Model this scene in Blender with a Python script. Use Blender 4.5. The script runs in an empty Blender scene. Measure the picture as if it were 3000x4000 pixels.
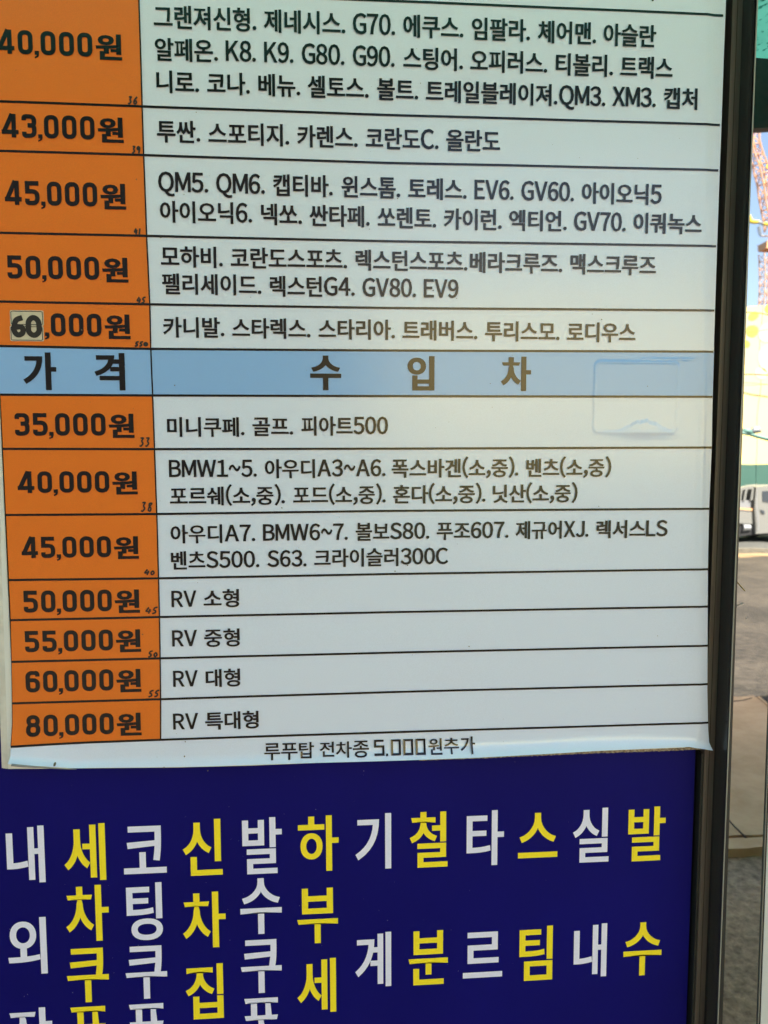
import bpy, math, random
from mathutils import Vector, Matrix
random.seed(7)
S = bpy.context.scene
COL = S.collection

# ------------------------------------------------------------------ camera
EYE = 1.55            # camera height over the paving
CD = 0.95             # metres from the lens to the price poster
F = 2750.0
YAW, PIT, ROL = (math.radians(a) for a in (-4.19422, -4.41042, 0.17807))
def _rot():
    Rz = Matrix.Rotation(YAW, 3, 'Z'); Rx = Matrix.Rotation(PIT, 3, 'X'); Ry = Matrix.Rotation(ROL, 3, 'Y')
    return Rz @ Rx @ Ry
RM = _rot()
def at(px, py, Y=0.0):
    v = RM @ Vector(((px-1500)/F, 1, -(py-2000)/F))
    t = (Y + CD) / v.y
    return (v.x*t, v.z*t + EYE)
cam = bpy.data.cameras.new('camera'); co = bpy.data.objects.new('camera', cam); COL.objects.link(co)
cam.sensor_fit = 'HORIZONTAL'; cam.sensor_width = 36; cam.lens = 36*F/3000
cam.clip_start = 0.02; cam.clip_end = 2000
m = Matrix.Identity(4)
for c, v in enumerate((RM @ Vector((1, 0, 0)), RM @ Vector((0, 0, 1)), -(RM @ Vector((0, 1, 0))))):
    for r in range(3): m[r][c] = v[r]
m.translation = Vector((0, -CD, EYE)); co.matrix_world = m
cam.dof.use_dof = True; cam.dof.focus_distance = 0.955; cam.dof.aperture_fstop = 11
S.camera = co
# ------------------------------------------------------------------ light
SUN_EL, SUN_AZ = math.radians(55), math.radians(24)   # the sun stands behind the shop front, a little to the right
world = bpy.data.worlds.new('World'); S.world = world; world.use_nodes = True
nt = world.node_tree; sky = nt.nodes.new('ShaderNodeTexSky'); sky.sky_type = 'NISHITA'; sky.sun_disc = False
sky.sun_elevation = SUN_EL; sky.sun_rotation = SUN_AZ; sky.dust_density = 2.5; sky.air_density = 1.0
nt.links.new(sky.outputs[0], nt.nodes['Background'].inputs[0]); nt.nodes['Background'].inputs[1].default_value = 0.105
sl = bpy.data.lights.new('sun', 'SUN'); sl.energy = 5; sl.angle = math.radians(.5); sl.color = (1, .965, .91)
so = bpy.data.objects.new('sun', sl); COL.objects.link(so)
sd = Vector((math.sin(SUN_AZ)*math.cos(SUN_EL), math.cos(SUN_AZ)*math.cos(SUN_EL), math.sin(SUN_EL)))
so.rotation_euler = sd.to_track_quat('Z', 'Y').to_euler()
S.view_settings.view_transform = 'Standard'; S.view_settings.look = 'None'; S.view_settings.gamma = 1
S.view_settings.use_curve_mapping = False; S.view_settings.exposure = 2.6
S.cycles.caustics_reflective = False; S.cycles.max_bounces = 10; S.cycles.glossy_bounces = 5

# ------------------------------------------------------------------ materials
MATS = {}
def mat(name, col, rough=.5, metal=0, spec=.5, noise=0, nscale=20, bump=0, bscale=200, col2=None, det=4, stretch=None, trans=0, coat=0):
    if name in MATS: return MATS[name]
    m = bpy.data.materials.new(name); m.use_nodes = True; n = m.node_tree.nodes; L = m.node_tree.links
    b = n['Principled BSDF']; b.inputs['Roughness'].default_value = rough; b.inputs['Metallic'].default_value = metal
    b.inputs['Specular IOR Level'].default_value = spec; b.inputs['Base Color'].default_value = (*col, 1)
    b.inputs['Coat Weight'].default_value = coat
    geo = n.new('ShaderNodeNewGeometry'); mp = n.new('ShaderNodeMapping'); L.new(geo.outputs['Position'], mp.inputs[0])
    if stretch: mp.inputs['Scale'].default_value = stretch
    if noise or col2:
        t = n.new('ShaderNodeTexNoise'); t.inputs['Scale'].default_value = nscale; t.inputs['Detail'].default_value = det
        L.new(mp.outputs[0], t.inputs['Vector'])
        r = n.new('ShaderNodeValToRGB'); r.color_ramp.elements[0].position = .32; r.color_ramp.elements[1].position = .68
        c2 = col2 or tuple(min(1, x*(1+noise)) for x in col); c1 = col if col2 else tuple(x*(1-noise) for x in col)
        r.color_ramp.elements[0].color = (*c1, 1); r.color_ramp.elements[1].color = (*c2, 1)
        L.new(t.outputs['Fac'], r.inputs[0]); L.new(r.outputs[0], b.inputs['Base Color'])
    if bump:
        t2 = n.new('ShaderNodeTexNoise'); t2.inputs['Scale'].default_value = bscale; t2.inputs['Detail'].default_value = 3
        L.new(mp.outputs[0], t2.inputs['Vector'])
        bn = n.new('ShaderNodeBump'); bn.inputs['Strength'].default_value = bump; bn.inputs['Distance'].default_value = 1.0/bscale*.3
        L.new(t2.outputs['Fac'], bn.inputs['Height']); L.new(bn.outputs[0], b.inputs['Normal'])
    MATS[name] = m; return m
PR = .215
paper = mat('laminated_paper', (.665, .735, .92), PR, noise=.03, nscale=900, bump=.05, bscale=500)
orange = mat('orange_print', (.74, .165, .008), PR+.1, noise=.07, nscale=1400, bump=.05, bscale=500)
blueh = mat('light_blue_print', (.25, .45, .83), PR, noise=.02, nscale=1200, bump=.05, bscale=500)
ink = mat('black_print', (.0035, .0032, .003), PR, spec=.43)
oldpaper = mat('old_paper', (.66, .65, .61), .6, noise=.1, nscale=60)
paperback = mat('grey_paper_back', (.25, .25, .25), .6)
foam = mat('crumbly_foam', (.14, .10, .055), .9, col2=(.45, .40, .30), nscale=260, bump=.8, bscale=300)
marker = mat('marker_ink', (.012, .009, .008), .5)
sticker = mat('cream_sticker', (.56, .50, .40), .5, noise=.05, nscale=90)
navy = mat('navy_vinyl', (.005, .004, .135), .4, spec=.11, noise=.12, nscale=3, bump=.05, bscale=300)
vwhite = mat('white_vinyl', (.80, .80, .98), .4, noise=.03, nscale=300)
vyel = mat('yellow_vinyl', (.98, .78, .02), .4, noise=.03, nscale=300)
blackal = mat('black_rubber', (.012, .013, .011), .55)
bronze = mat('bronze_aluminium', (.115, .092, .075), .36, metal=.0, spec=.6, noise=.14, nscale=28, stretch=(14, 14, .35), bump=.05, bscale=600)
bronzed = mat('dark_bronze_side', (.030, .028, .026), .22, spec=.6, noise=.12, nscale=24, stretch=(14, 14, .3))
lipm = mat('bright_bead', (.28, .27, .24), .35)
alum = mat('white_aluminium', (.62, .63, .62), .3)

def mirror_mat():
    m = bpy.data.materials.new('mirrored_window_film'); m.use_nodes = True; n = m.node_tree.nodes; L = m.node_tree.links
    b = n['Principled BSDF']; b.inputs['Metallic'].default_value = 1; b.inputs['Base Color'].default_value = (.48, .47, .45, 1)
    b.inputs['Roughness'].default_value = .012
    g = n.new('ShaderNodeNewGeometry'); t = n.new('ShaderNodeTexNoise'); t.inputs['Scale'].default_value = 13; t.inputs['Detail'].default_value = 1
    L.new(g.outputs['Position'], t.inputs['Vector'])
    bn = n.new('ShaderNodeBump'); bn.inputs['Strength'].default_value = .35; bn.inputs['Distance'].default_value = .0005
    L.new(t.outputs['Fac'], bn.inputs['Height']); L.new(bn.outputs[0], b.inputs['Normal'])
    return m
mirror = mirror_mat()
def asph(name, c1, c2, sc, bumpd):
    m = bpy.data.materials.new(name); m.use_nodes = True; n = m.node_tree.nodes; L = m.node_tree.links
    b = n['Principled BSDF']; b.inputs['Roughness'].default_value = .9
    g = n.new('ShaderNodeNewGeometry')
    t = n.new('ShaderNodeTexNoise'); t.inputs['Scale'].default_value = sc; t.inputs['Detail'].default_value = 9; t.inputs['Roughness'].default_value = .68
    L.new(g.outputs['Position'], t.inputs['Vector'])
    t3 = n.new('ShaderNodeTexNoise'); t3.inputs['Scale'].default_value = .9; t3.inputs['Detail'].default_value = 5
    L.new(g.outputs['Position'], t3.inputs['Vector'])
    mx = n.new('ShaderNodeMath'); mx.operation = 'MULTIPLY_ADD'; mx.inputs[1].default_value = .6; L.new(t3.outputs['Fac'], mx.inputs[0])
    m2 = n.new('ShaderNodeMath'); m2.operation = 'MULTIPLY'; m2.inputs[1].default_value = .7; L.new(t.outputs['Fac'], m2.inputs[0]); L.new(m2.outputs[0], mx.inputs[2])
    r = n.new('ShaderNodeValToRGB'); r.color_ramp.elements[0].position = .50; r.color_ramp.elements[1].position = .80
    r.color_ramp.elements[0].color = (*c1, 1); r.color_ramp.elements[1].color = (*c2, 1); L.new(mx.outputs[0], r.inputs[0])
    L.new(r.outputs[0], b.inputs['Base Color'])
    bn = n.new('ShaderNodeBump'); bn.inputs['Strength'].default_value = .8; bn.inputs['Distance'].default_value = bumpd
    L.new(t.outputs['Fac'], bn.inputs['Height']); L.new(bn.outputs[0], b.inputs['Normal'])
    return m
asphalt = asph('rough_asphalt', (.020, .017, .012), (.085, .069, .050), 14, .02)
paving = asph('worn_forecourt_paving', (.13, .075, .040), (.86, .58, .36), 30, .06)
road_m = asph('road_asphalt', (.06, .06, .05), (.10, .10, .085), 10, .006)
conc = asph('concrete', (.48, .29, .14), (.74, .49, .27), 5, .004)
concd = mat('kerb_concrete', (.13, .12, .09), .9, noise=.2, nscale=9)
sand = mat('sandy_gutter', (.30, .20, .10), .9, noise=.15, nscale=7)
cream = mat('cream_hoarding_paint', (.90, .70, .26), .6, noise=.02, nscale=1.5)
creamd = mat('cream_edge', (.80, .68, .36), .6)
tealp = mat('teal_hoarding_paint', (.038, .105, .078), .6, noise=.04, nscale=3)
yel = mat('yellow_paint', (.95, .80, .06), .6)
peach = mat('peach_paint', (.90, .60, .32), .6)
wpaint = mat('white_car_paint', (.20, .20, .18), .35, coat=.1)
glassd = mat('dark_glass', (.05, .06, .07), .1)
tyre = mat('tyre_rubber', (.02, .02, .02), .8)
steel = mat('galvanised_steel', (.35, .36, .36), .45, metal=.6)
craneo = mat('crane_orange', (.70, .36, .16), .6)
craney = mat('boom_yellow', (.85, .62, .04), .5)
cablem = mat('black_cable', (.03, .03, .03), .6)
brick = mat('brown_render', (.032, .024, .020), .85, noise=.2, nscale=1.2)  # kept very dark so the added building reflects little in the poster
wallm = mat('grey_wall_cladding', (.30, .29, .27), .8, noise=.1, nscale=4)
greenm = mat('lamp_green', (.10, .22, .18), .5)
bindark = mat('dark_beam_paint', (.045, .018, .014), .45, noise=.3, nscale=45)
def canopy_mat():
    m = bpy.data.materials.new('teal_translucent_sheet'); m.use_nodes = True; n = m.node_tree.nodes; L = m.node_tree.links
    n.remove(n['Principled BSDF']); out = n['Material Output']
    d = n.new('ShaderNodeBsdfDiffuse'); t = n.new('ShaderNodeBsdfTranslucent'); mx = n.new('ShaderNodeMixShader'); mx.inputs[0].default_value = .62
    g = n.new('ShaderNodeNewGeometry'); mp = n.new('ShaderNodeMapping'); mp.inputs['Scale'].default_value = (1, .75, 1); mp.inputs['Rotation'].default_value = (0, 0, .6)
    L.new(g.outputs['Position'], mp.inputs[0])
    nz = n.new('ShaderNodeTexNoise'); nz.inputs['Scale'].default_value = 62; nz.inputs['Detail'].default_value = 3; L.new(mp.outputs[0], nz.inputs['Vector'])
    n2 = n.new('ShaderNodeTexNoise'); n2.inputs['Scale'].default_value = 9; L.new(mp.outputs[0], n2.inputs['Vector'])
    ad = n.new('ShaderNodeMath'); ad.operation = 'MULTIPLY_ADD'; ad.inputs[1].default_value = .35; L.new(n2.outputs['Fac'], ad.inputs[0]); L.new(nz.outputs['Fac'], ad.inputs[2])
    r = n.new('ShaderNodeValToRGB'); r.color_ramp.elements[0].position = .735; r.color_ramp.elements[1].position = .79
    r.color_ramp.elements[0].color = (.25, .52, .46, 1); r.color_ramp.elements[1].color = (.02, .14, .11, 1)
    L.new(ad.outputs[0], r.inputs[0]); L.new(r.outputs[0], d.inputs[0]); L.new(r.outputs[0], t.inputs[0])
    L.new(d.outputs[0], mx.inputs[1]); L.new(t.outputs[0], mx.inputs[2]); L.new(mx.outputs[0], out.inputs[0])
    return m
canopym = canopy_mat()

# ------------------------------------------------------------------ helpers
def mesh(name, vs, fs, material, parent=None, smooth=False):
    me = bpy.data.meshes.new(name); me.from_pydata([tuple(v) for v in vs], [], fs); me.validate(); me.update()
    me.materials.append(material)
    if smooth: me.polygons.foreach_set('use_smooth', [True]*len(me.polygons))
    o = bpy.data.objects.new(name, me); COL.objects.link(o)
    if parent: o.parent = parent
    return o
def thing(name, label=None, cat=None, group=None):
    o = bpy.data.objects.new(name, None); o.empty_display_size = .1; COL.objects.link(o)
    if label: tag(o, label, cat, group)
    return o
def tag(o, label=None, cat=None, group=None, kind=None):
    if label: o['label'] = label
    if cat: o['category'] = cat
    if group: o['group'] = group
    if kind: o['kind'] = kind
    return o
BOXF = [(0, 3, 2, 1), (4, 5, 6, 7), (0, 1, 5, 4), (1, 2, 6, 5), (2, 3, 7, 6), (3, 0, 4, 7)]
class MB:
    def __init__(s): s.v = []; s.f = []
    def add(s, vs, fs):
        k = len(s.v); s.v += [tuple(v) for v in vs]; s.f += [tuple(i+k for i in f) for f in fs]
    def box(s, x0, x1, y0, y1, z0, z1):
        s.add([(x0, y0, z0), (x1, y0, z0), (x1, y1, z0), (x0, y1, z0), (x0, y0, z1), (x1, y0, z1), (x1, y1, z1), (x0, y1, z1)], BOXF)
    def tube(s, pts, r, n=6, caps=True):
        pts = [Vector(p) for p in pts]; base = len(s.v); N = len(pts)
        for i, p in enumerate(pts):
            d = (pts[min(i+1, N-1)] - pts[max(i-1, 0)]).normalized()
            a = d.cross(Vector((0, 0, 1)))
            if a.length < .05: a = d.cross(Vector((1, 0, 0)))
            a.normalize(); b = d.cross(a)
            rr = r[i] if isinstance(r, (list, tuple)) else r
            for k in range(n):
                t = 2*math.pi*k/n; s.v.append(tuple(p + a*math.cos(t)*rr + b*math.sin(t)*rr))
        for i in range(N-1):
            for k in range(n):
                s.f.append((base+i*n+k, base+i*n+(k+1) % n, base+(i+1)*n+(k+1) % n, base+(i+1)*n+k))
        if caps:
            s.f.append(tuple(base+k for k in range(n))[::-1]); s.f.append(tuple(base+(N-1)*n+k for k in range(n)))
    def build(s, name, m, parent=None, smooth=False, mir=False):
        v, f = s.v, s.f
        if mir:      # the street was laid out as it stands in the reflection; turn it over to where it really stands
            v = [MI(p) for p in v]; f = [t[::-1] for t in f]
        return mesh(name, v, f, m, parent, smooth)
YP = -0.024          # plane of the mirrored window pane
def MI(p): return (p[0], 2*YP - p[1], p[2])
def edge(p0, p1, Y=0.0):
    a, b = at(*p0, Y), at(*p1, Y)
    return lambda z: a[0] + (b[0]-a[0])*(z-a[1])/(b[1]-a[1])
def slab(name, xl, xr, y0, y1, z0, z1, m, parent=None):
    mb = MB(); a0, a1, b0, b1 = xl(z0), xr(z0), xl(z1), xr(z1)
    mb.add([(a0, y0, z0), (a1, y0, z0), (a1, y1, z0), (a0, y1, z0), (b0, y0, z1), (b1, y0, z1), (b1, y1, z1), (b0, y1, z1)], BOXF)
    return mb.build(name, m, parent)
def interp(pts):
    pts = sorted(pts)
    def f(x):
        n = len(pts)
        for i in range(n-1):
            if x <= pts[i+1][0] or i == n-2:
                (x0, y0), (x1, y1) = pts[i], pts[i+1]
                return y0 + (y1-y0)*(x-x0)/(x1-x0)
    return f
def sstep(a, b, x):
    t = max(0, min(1, (x-a)/(b-a))); return t*t*(3-2*t)

# ------------------------------------------------------------------ the street (structure)
# virtual depth D (metres from the lens) is measured through the window reflection; y = -CD + D, then mirrored
def VY(D): return -CD + D
def gsheet(name, D0, z0, D1, z1, m, x0=-40, x1=60, nx=1, th=0.0):
    mb = MB(); a, b = VY(D0), VY(D1)
    mb.add([(x0, a, z0), (x1, a, z0), (x1, b, z1), (x0, b, z1)], [(0, 1, 2, 3)])
    o = mb.build(name, m, mir=True); return tag(o, kind='structure')
mb = MB(); mb.add([(-400, 400, -1.6), (400, 400, -1.6), (400, -400, -1.6), (-400, -400, -1.6)], [(0, 3, 2, 1)])
tag(mb.build('ground', asphalt), kind='structure')
def DEP(py, z, px=2925):
    """depth at which the level z is seen at picture height py in the reflection"""
    k = (at(px, py)[1]-EYE)/CD; return (z-EYE)/k
D1, D2, D3 = DEP(3312, .04), DEP(3268, .042), DEP(2713, .04)
mb = MB(); mb.box(-8, 12, 2*YP-VY(D2), .6, -1.5, 0); tag(mb.build('forecourt_paving', paving), kind='structure')
mb = MB(); mb.box(-8, 12, VY(D1), VY(D2), -.3, .040); tag(mb.build('kerb', conc, mir=True), kind='structure')
ya, yb = VY(D2+.016), VY(D3); cx = [at(2934, 2716, VY(D3))[0], at(3090, 2880, VY(DEP(2860, .04)))[0]]; yc = VY(DEP(2860, .04))
mb = MB(); P = [(-8, ya), (12, ya), (12, yc), (cx[1], yc), (cx[0], yb), (-8, yb)]; n = 6
mb.add([(x, y, -.3) for x, y in P]+[(x, y, .041) for x, y in P], [tuple(range(n))[::-1], tuple(range(n, 2*n))]+[(i, (i+1) % n, (i+1) % n+n, i+n) for i in range(n)])
tag(mb.build('concrete_slab', conc, mir=True), kind='structure')
mb = MB()   # raised rim along the cut corner of the slab, and a crack
for p, q, w in (((cx[0]-.0, yb-.01), (cx[1], yc-.01), .045),):
    mb.tube([(p[0], p[1]-.04, .038), (q[0], q[1]-.04, .038)], .012, 6)
tag(mb.build('kerb_rim', conc, mir=True), kind='structure')
mb = MB()
for L_ in (((2833, 3165), (2842, 3195), (2870, 3228), (2912, 3270)), ((2853, 2733), (2905, 2728), (2930, 2722))):
    mb.tube([(at(a, b, VY(DEP(b, .042, a)))[0], VY(DEP(b, .042, a)), .041) for a, b in L_], .004, 5)
tag(mb.build('slab_crack', mat('joint_dirt', (.07, .05, .035), .9), mir=True), kind='structure')
DK = DEP(2164, -.95); DG = DEP(2182, -.93)
mb = MB()
mb.add([(-30, VY(D3), -.02), (40, VY(D3), -.02), (40, VY(DK), -.95), (-30, VY(DK), -.95)], [(0, 1, 2, 3)])
tag(mb.build('parking_lot', asphalt, mir=True), kind='structure')
sl_ = -.93/(DK-D3); zl = lambda D: -.02+sl_*(D-D3)+.006
mb = MB(); mb.add([(-30, VY(DG), zl(DG)), (40, VY(DG-.4), zl(DG-.4)), (40, VY(DK-.01), zl(DK-.01)), (-30, VY(DK-.01), zl(DK-.01))], [(0, 1, 2, 3)])
tag(mb.build('gutter', sand, mir=True), kind='structure')
mb = MB(); mb.box(-30, 40, VY(DK), VY(DK+.2), -1.2, -.83); tag(mb.build('street_kerb', concd, mir=True), kind='structure')
mb = MB(); mb.box(-30, 40, VY(DK+.2), VY(DK+7), -1.2, -.834); tag(mb.build('road', road_m, mir=True), kind='structure')
print('depths', D1, D2, D3, DG, DK, DEP(2120, -.83))
# hoarding across the street
HD = DEP(2120, -.83) + 2.2; HY = VY(HD)
def vat(px, py, D):
    x, z = at(px, py, VY(D)); return x, z
hz_top = vat(2950, 1192, HD)[1]; hz_teal = vat(2950, 1811, HD)[1]
hoard = thing('site_hoarding', 'tall cream construction hoarding with teal base and yellow dots reflected in the window', 'hoarding')
xh0 = 1.0
mb0 = MB(); mb0.box(0, .985, 0, .05, hz_teal, hz_top); me_c = None
mb1 = MB(); mb1.box(0, .985, 0, .06, -.834, hz_teal-.004)
for i in range(26):
    x = xh0 + i
    if i == 0:
        a = mb0.build('panel', cream, hoard); b = mb1.build('base_panel', tealp, hoard)
    else:
        a = a.copy(); COL.objects.link(a); b = b.copy(); COL.objects.link(b)
    a.location = (x, 2*YP-HY-.05, 0); b.location = (x, 2*YP-HY-.05, 0)
mb = MB(); mb.box(xh0, xh0+26, HY+.06, HY+.12, -.8, hz_top-.3); mb.build('backing_frame', creamd, hoard, mir=True)
def dot(px, py, r, m, k=0):
    x, z = vat(px, py, HD-.02); rr = r/F*HD; n = 28; mb = MB()
    top = [(x+rr*math.cos(2*math.pi*i/n), HY-.008-.003*k, z+rr*math.sin(2*math.pi*i/n)) for i in range(n)]
    bot = [(p[0], HY-.0006, p[2]) for p in top]
    mb.add(top+bot, [tuple(range(n))]+[(i, i+n, (i+1) % n+n, (i+1) % n) for i in range(n)])
    mb.build('painted_dot', m, hoard, mir=True)
dot(2945, 1232, 17, yel, 1); dot(2943, 1291, 23, yel, 1); dot(2917, 1346, 16, yel, 1); dot(3004, 1205, 18, yel, 1)
dot(2970, 1460, 27, peach); dot(3020, 1400, 60, peach); dot(3000, 1300, 38, peach)

# dark building left of the hoarding, added out of view to limit poster glare
bld = thing('added_dark_building', 'added dark brown building keeping bright glare off the left of the price poster', 'building')
mb = MB(); mb.box(-26, .6, HY-7.0, HY+8, -.9, 17); mb.build('wall', brick, bld, mir=True)
mb = MB(); mb.box(-26.2, .8, HY-7.2, HY+8.2, 17, 17.3); mb.build('roof', concd, bld, mir=True)
for i in range(8):
    for j in range(5):
        mb = MB(); x = -24+i*3; z = .8+j*3; mb.box(x, x+1.5, HY-7.04, HY-7.003, z, z+1.5); mb.build('window', glassd, bld, mir=True)
# ------------------------------------------------------------------ truck
TD = DEP(2120, -.83); TY = VY(TD)
trk = thing('small_truck', 'white small truck standing by the kerb in front of the teal hoarding base', 'truck')
zr = -.83
tx = lambda px: vat(px, 2050, TD)[0]
tz = lambda py: vat(2950, py, TD)[1]
x_c = tx(2947)                                  # rear wall of the cab
mb = MB()                                        # cab outline extruded across the truck
prof = [(x_c, tz(2085)), (x_c, tz(1908)), (x_c+.9, tz(1905)), (x_c+1.25, tz(1935)), (x_c+1.62, tz(2010)), (x_c+1.66, tz(2085))]
n = len(prof); mb.add([(x, TY, z) for x, z in prof]+[(x, TY+1.45, z) for x, z in prof],
   [tuple(range(n)), tuple(range(2*n-1, n-1, -1))]+[(i, i+n, (i+1) % n+n, (i+1) % n) for i in range(n)])
mb.build('cab', wpaint, trk, mir=True)
mb = MB(); prof = [(tx(2981), tz(1962)), (tx(2979), tz(1925)), (x_c+.95, tz(1925)), (x_c+1.2, tz(1962))]
mb.add([(x, TY-.012, z) for x, z in prof]+[(x, TY+.01, z) for x, z in prof], [tuple(range(4)), (0, 4, 5, 1), (1, 5, 6, 2), (2, 6, 7, 3), (3, 7, 4, 0)])
mb.build('window', glassd, trk, mir=True)
mb = MB(); mb.box(tx(2966), tx(2979), TY-.03, TY-.002, tz(2003), tz(1992)); mb.build('door_handle', glassd, trk, mir=True)
mb = MB(); mb.box(tx(2952), tx(2956), TY-.006, TY, tz(2075), tz(1920)); mb.build('door_seam', steel, trk, mir=True)
mb = MB(); mb.box(x_c-2.9, x_c-.05, TY+.05, TY+1.4, tz(2048), tz(2004)); mb.build('cargo_side', wpaint, trk, mir=True)
mb = MB(); mb.box(x_c-2.9, x_c-.05, TY+.03, TY+.048, tz(1998), tz(1990)); mb.build('tail_stripe', craneo, trk, mir=True)
mb = MB(); mb.box(x_c-2.9, x_c-.05, TY+.05, TY+1.4, tz(1914), tz(1904)); mb.build('rack_roof', wpaint, trk, mir=True)
mb = MB(); mb.box(x_c-2.9, x_c-.05, TY+.1, TY+1.3, tz(2003), tz(1958)); mb.build('cargo', steel, trk, mir=True)
mb = MB(); mb.box(x_c-2.9, x_c-.05, TY+.3, TY+1.3, tz(1957), tz(1916)); mb.build('cargo_load', glassd, trk, mir=True)
for px in (2862, 2877, 2898, 2915, 2938):
    mb = MB(); mb.box(tx(px)-.028, tx(px)+.028, TY+.05, TY+.09, tz(1958), tz(1914)); mb.build('rack_post', wpaint, trk, mir=True)
mb = MB(); mb.box(x_c-2.8, x_c+1.5, TY+.1, TY+1.35, tz(2092), tz(2050)); mb.build('chassis', tyre, trk, mir=True)
mb = MB(); mb.tube([(tx(2905), TY+.12, tz(2062)), (tx(2934), TY+.12, tz(2062))], .10, 10); mb.build('fuel_tank', steel, trk, mir=True)
for x in (x_c-1.9, x_c+.75):
    for y in (TY+.02, TY+1.25):
        mb = MB(); mb.tube([(x, y, zr+.24), (x, y+.18, zr+.24)], .24, 20); w = mb.build('wheel', tyre, trk, mir=True)
        mb = MB(); mb.tube([(x, y-.01, zr+.24), (x, y+.01, zr+.24)], .13, 14); mb.build('rim', steel, w, mir=True)
# ------------------------------------------------------------------ cranes, cables, lamp
def lattice(mb, a, b, w, bays, r):
    a, b = Vector(a), Vector(b); d = (b-a).normalized(); s = d.cross(Vector((0, 1, 0))).normalized()*w/2; t = Vector((0, w/2, 0))
    cs = [s+t, s-t, -s-t, -s+t]
    for c in cs: mb.tube([a+c, b+c], r, 5)
    for i in range(bays):
        p, q = a+(b-a)*i/bays, a+(b-a)*(i+1)/bays
        for k in range(4):
            c, e = cs[k], cs[(k+1) % 4]
            mb.tube([p+c, p+e], r*.6, 4); mb.tube(([p+c, q+e] if i % 2 else [p+e, q+c]), r*.6, 4)
CDp = 52; CY = VY(CDp)
cr = thing('tower_crane', 'orange lattice tower crane rising beyond the cream hoarding', 'crane')
def V3(px, py, D): x, z = vat(px, py, D); return (x, VY(D), z)
mb = MB(); top = V3(2996, 985, CDp); lattice(mb, (top[0], CY, -1), top, .75, 30, .04); mb.build('mast', craneo, cr, mir=True)
mb = MB(); lattice(mb, V3(2914, 380, CDp), V3(3016, 900, CDp), .75, 12, .06); mb.build('jib', craneo, cr, mir=True)
mb = MB(); p = V3(2996, 955, CDp); mb.box(p[0]-.3, p[0]+.6, CY-.5, CY+.5, p[2]-.3, p[2]+.15); mb.build('slewing_unit', craneo, cr, mir=True)
mb = MB(); p = V3(2985, 915, CDp); mb.tube([V3(2966, 888, CDp), V3(2975, 922, CDp), V3(3010, 926, CDp)], .07, 6); mb.build('catwalk', steel, cr, mir=True)
mb = MB(); mb.box(*[V3(2976, 700, CDp)[0], V3(3030, 700, CDp)[0]], CY-.45, CY-.35, V3(2950, 668, CDp)[2], V3(2950, 652, CDp)[2]); mb.build('jib_plate', craney, cr, mir=True)
bo = thing('pump_boom', 'yellow boom with grey joints crossing the sky above the hoarding', 'boom')
pts = [V3(2924, 838, 30), V3(2935, 862, 30), V3(2960, 872, 30)]
mb = MB(); mb.tube(pts, .075, 8); mb.build('boom_section', craney, bo, mir=True)
mb = MB(); mb.tube([V3(2960, 872, 30), V3(2978, 881, 30)], .05, 8); mb.build('joint', steel, bo, mir=True)
mb = MB(); mb.tube([V3(2978, 881, 30), V3(3060, 900, 30)], .075, 8); mb.build('boom_section', craney, bo, mir=True)
for lab, a, b, sag, r in (('thick black cable drooping across the middle of the cream hoarding', (2700, 1462), (3300, 1440), 14, .016),
                     ('thin cable crossing another just under the thick one', (2700, 1512), (3300, 1480), 10, .006),
                     ('thin cable sloping gently down to the right', (2700, 1480), (3300, 1520), 6, .006),
                     ('black cable falling to the right below the crossing wires', (2700, 1488), (3300, 1610), 10, .016),
                     ('dark cable along the very top of the hoarding', (2700, 1165), (3300, 1290), 4, .014),
                     ('faint wire between the two lower yellow dots', (2700, 1310), (3300, 1240), 12, .006)):
    mb = MB(); P = []
    for i in range(25):
        t = i/24; P.append(V3(a[0]+(b[0]-a[0])*t, a[1]+(b[1]-a[1])*t+sag*4*t*(1-t), 14))
    mb.tube(P, r, 5); tag(mb.build('cable', cablem, mir=True), lab, 'cable', 'cables strung in front of the hoarding')
la = thing('street_lamp', 'grey green street lamp arm with a domed head in front of the hoarding', 'street lamp')
mb = MB(); mb.tube([V3(2870, 1688, 15), V3(2925, 1690, 15), V3(2990, 1705, 15), V3(3200, 1760, 15)], .045, 7); mb.build('arm', greenm, la, mir=True)
mb = MB(); mb.tube([V3(2898, 1689, 15), V3(2912, 1680, 15), V3(2925, 1679, 15), V3(2938, 1688, 15)], [.02, .07, .075, .03], 9); mb.build('bracket', greenm, la, True, mir=True)
mb = MB(); mb.tube([V3(2932, 1686, 15), V3(2948, 1672, 15), V3(2962, 1670, 15), V3(2975, 1679, 15)], [.03, .08, .085, .02], 9); mb.build('head', steel, la, True, mir=True)
p = V3(3200, 1760, 15); mb = MB(); mb.tube([(p[0], p[1], -.9), p], .06, 8); mb.build('pole', greenm, la, mir=True)

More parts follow.
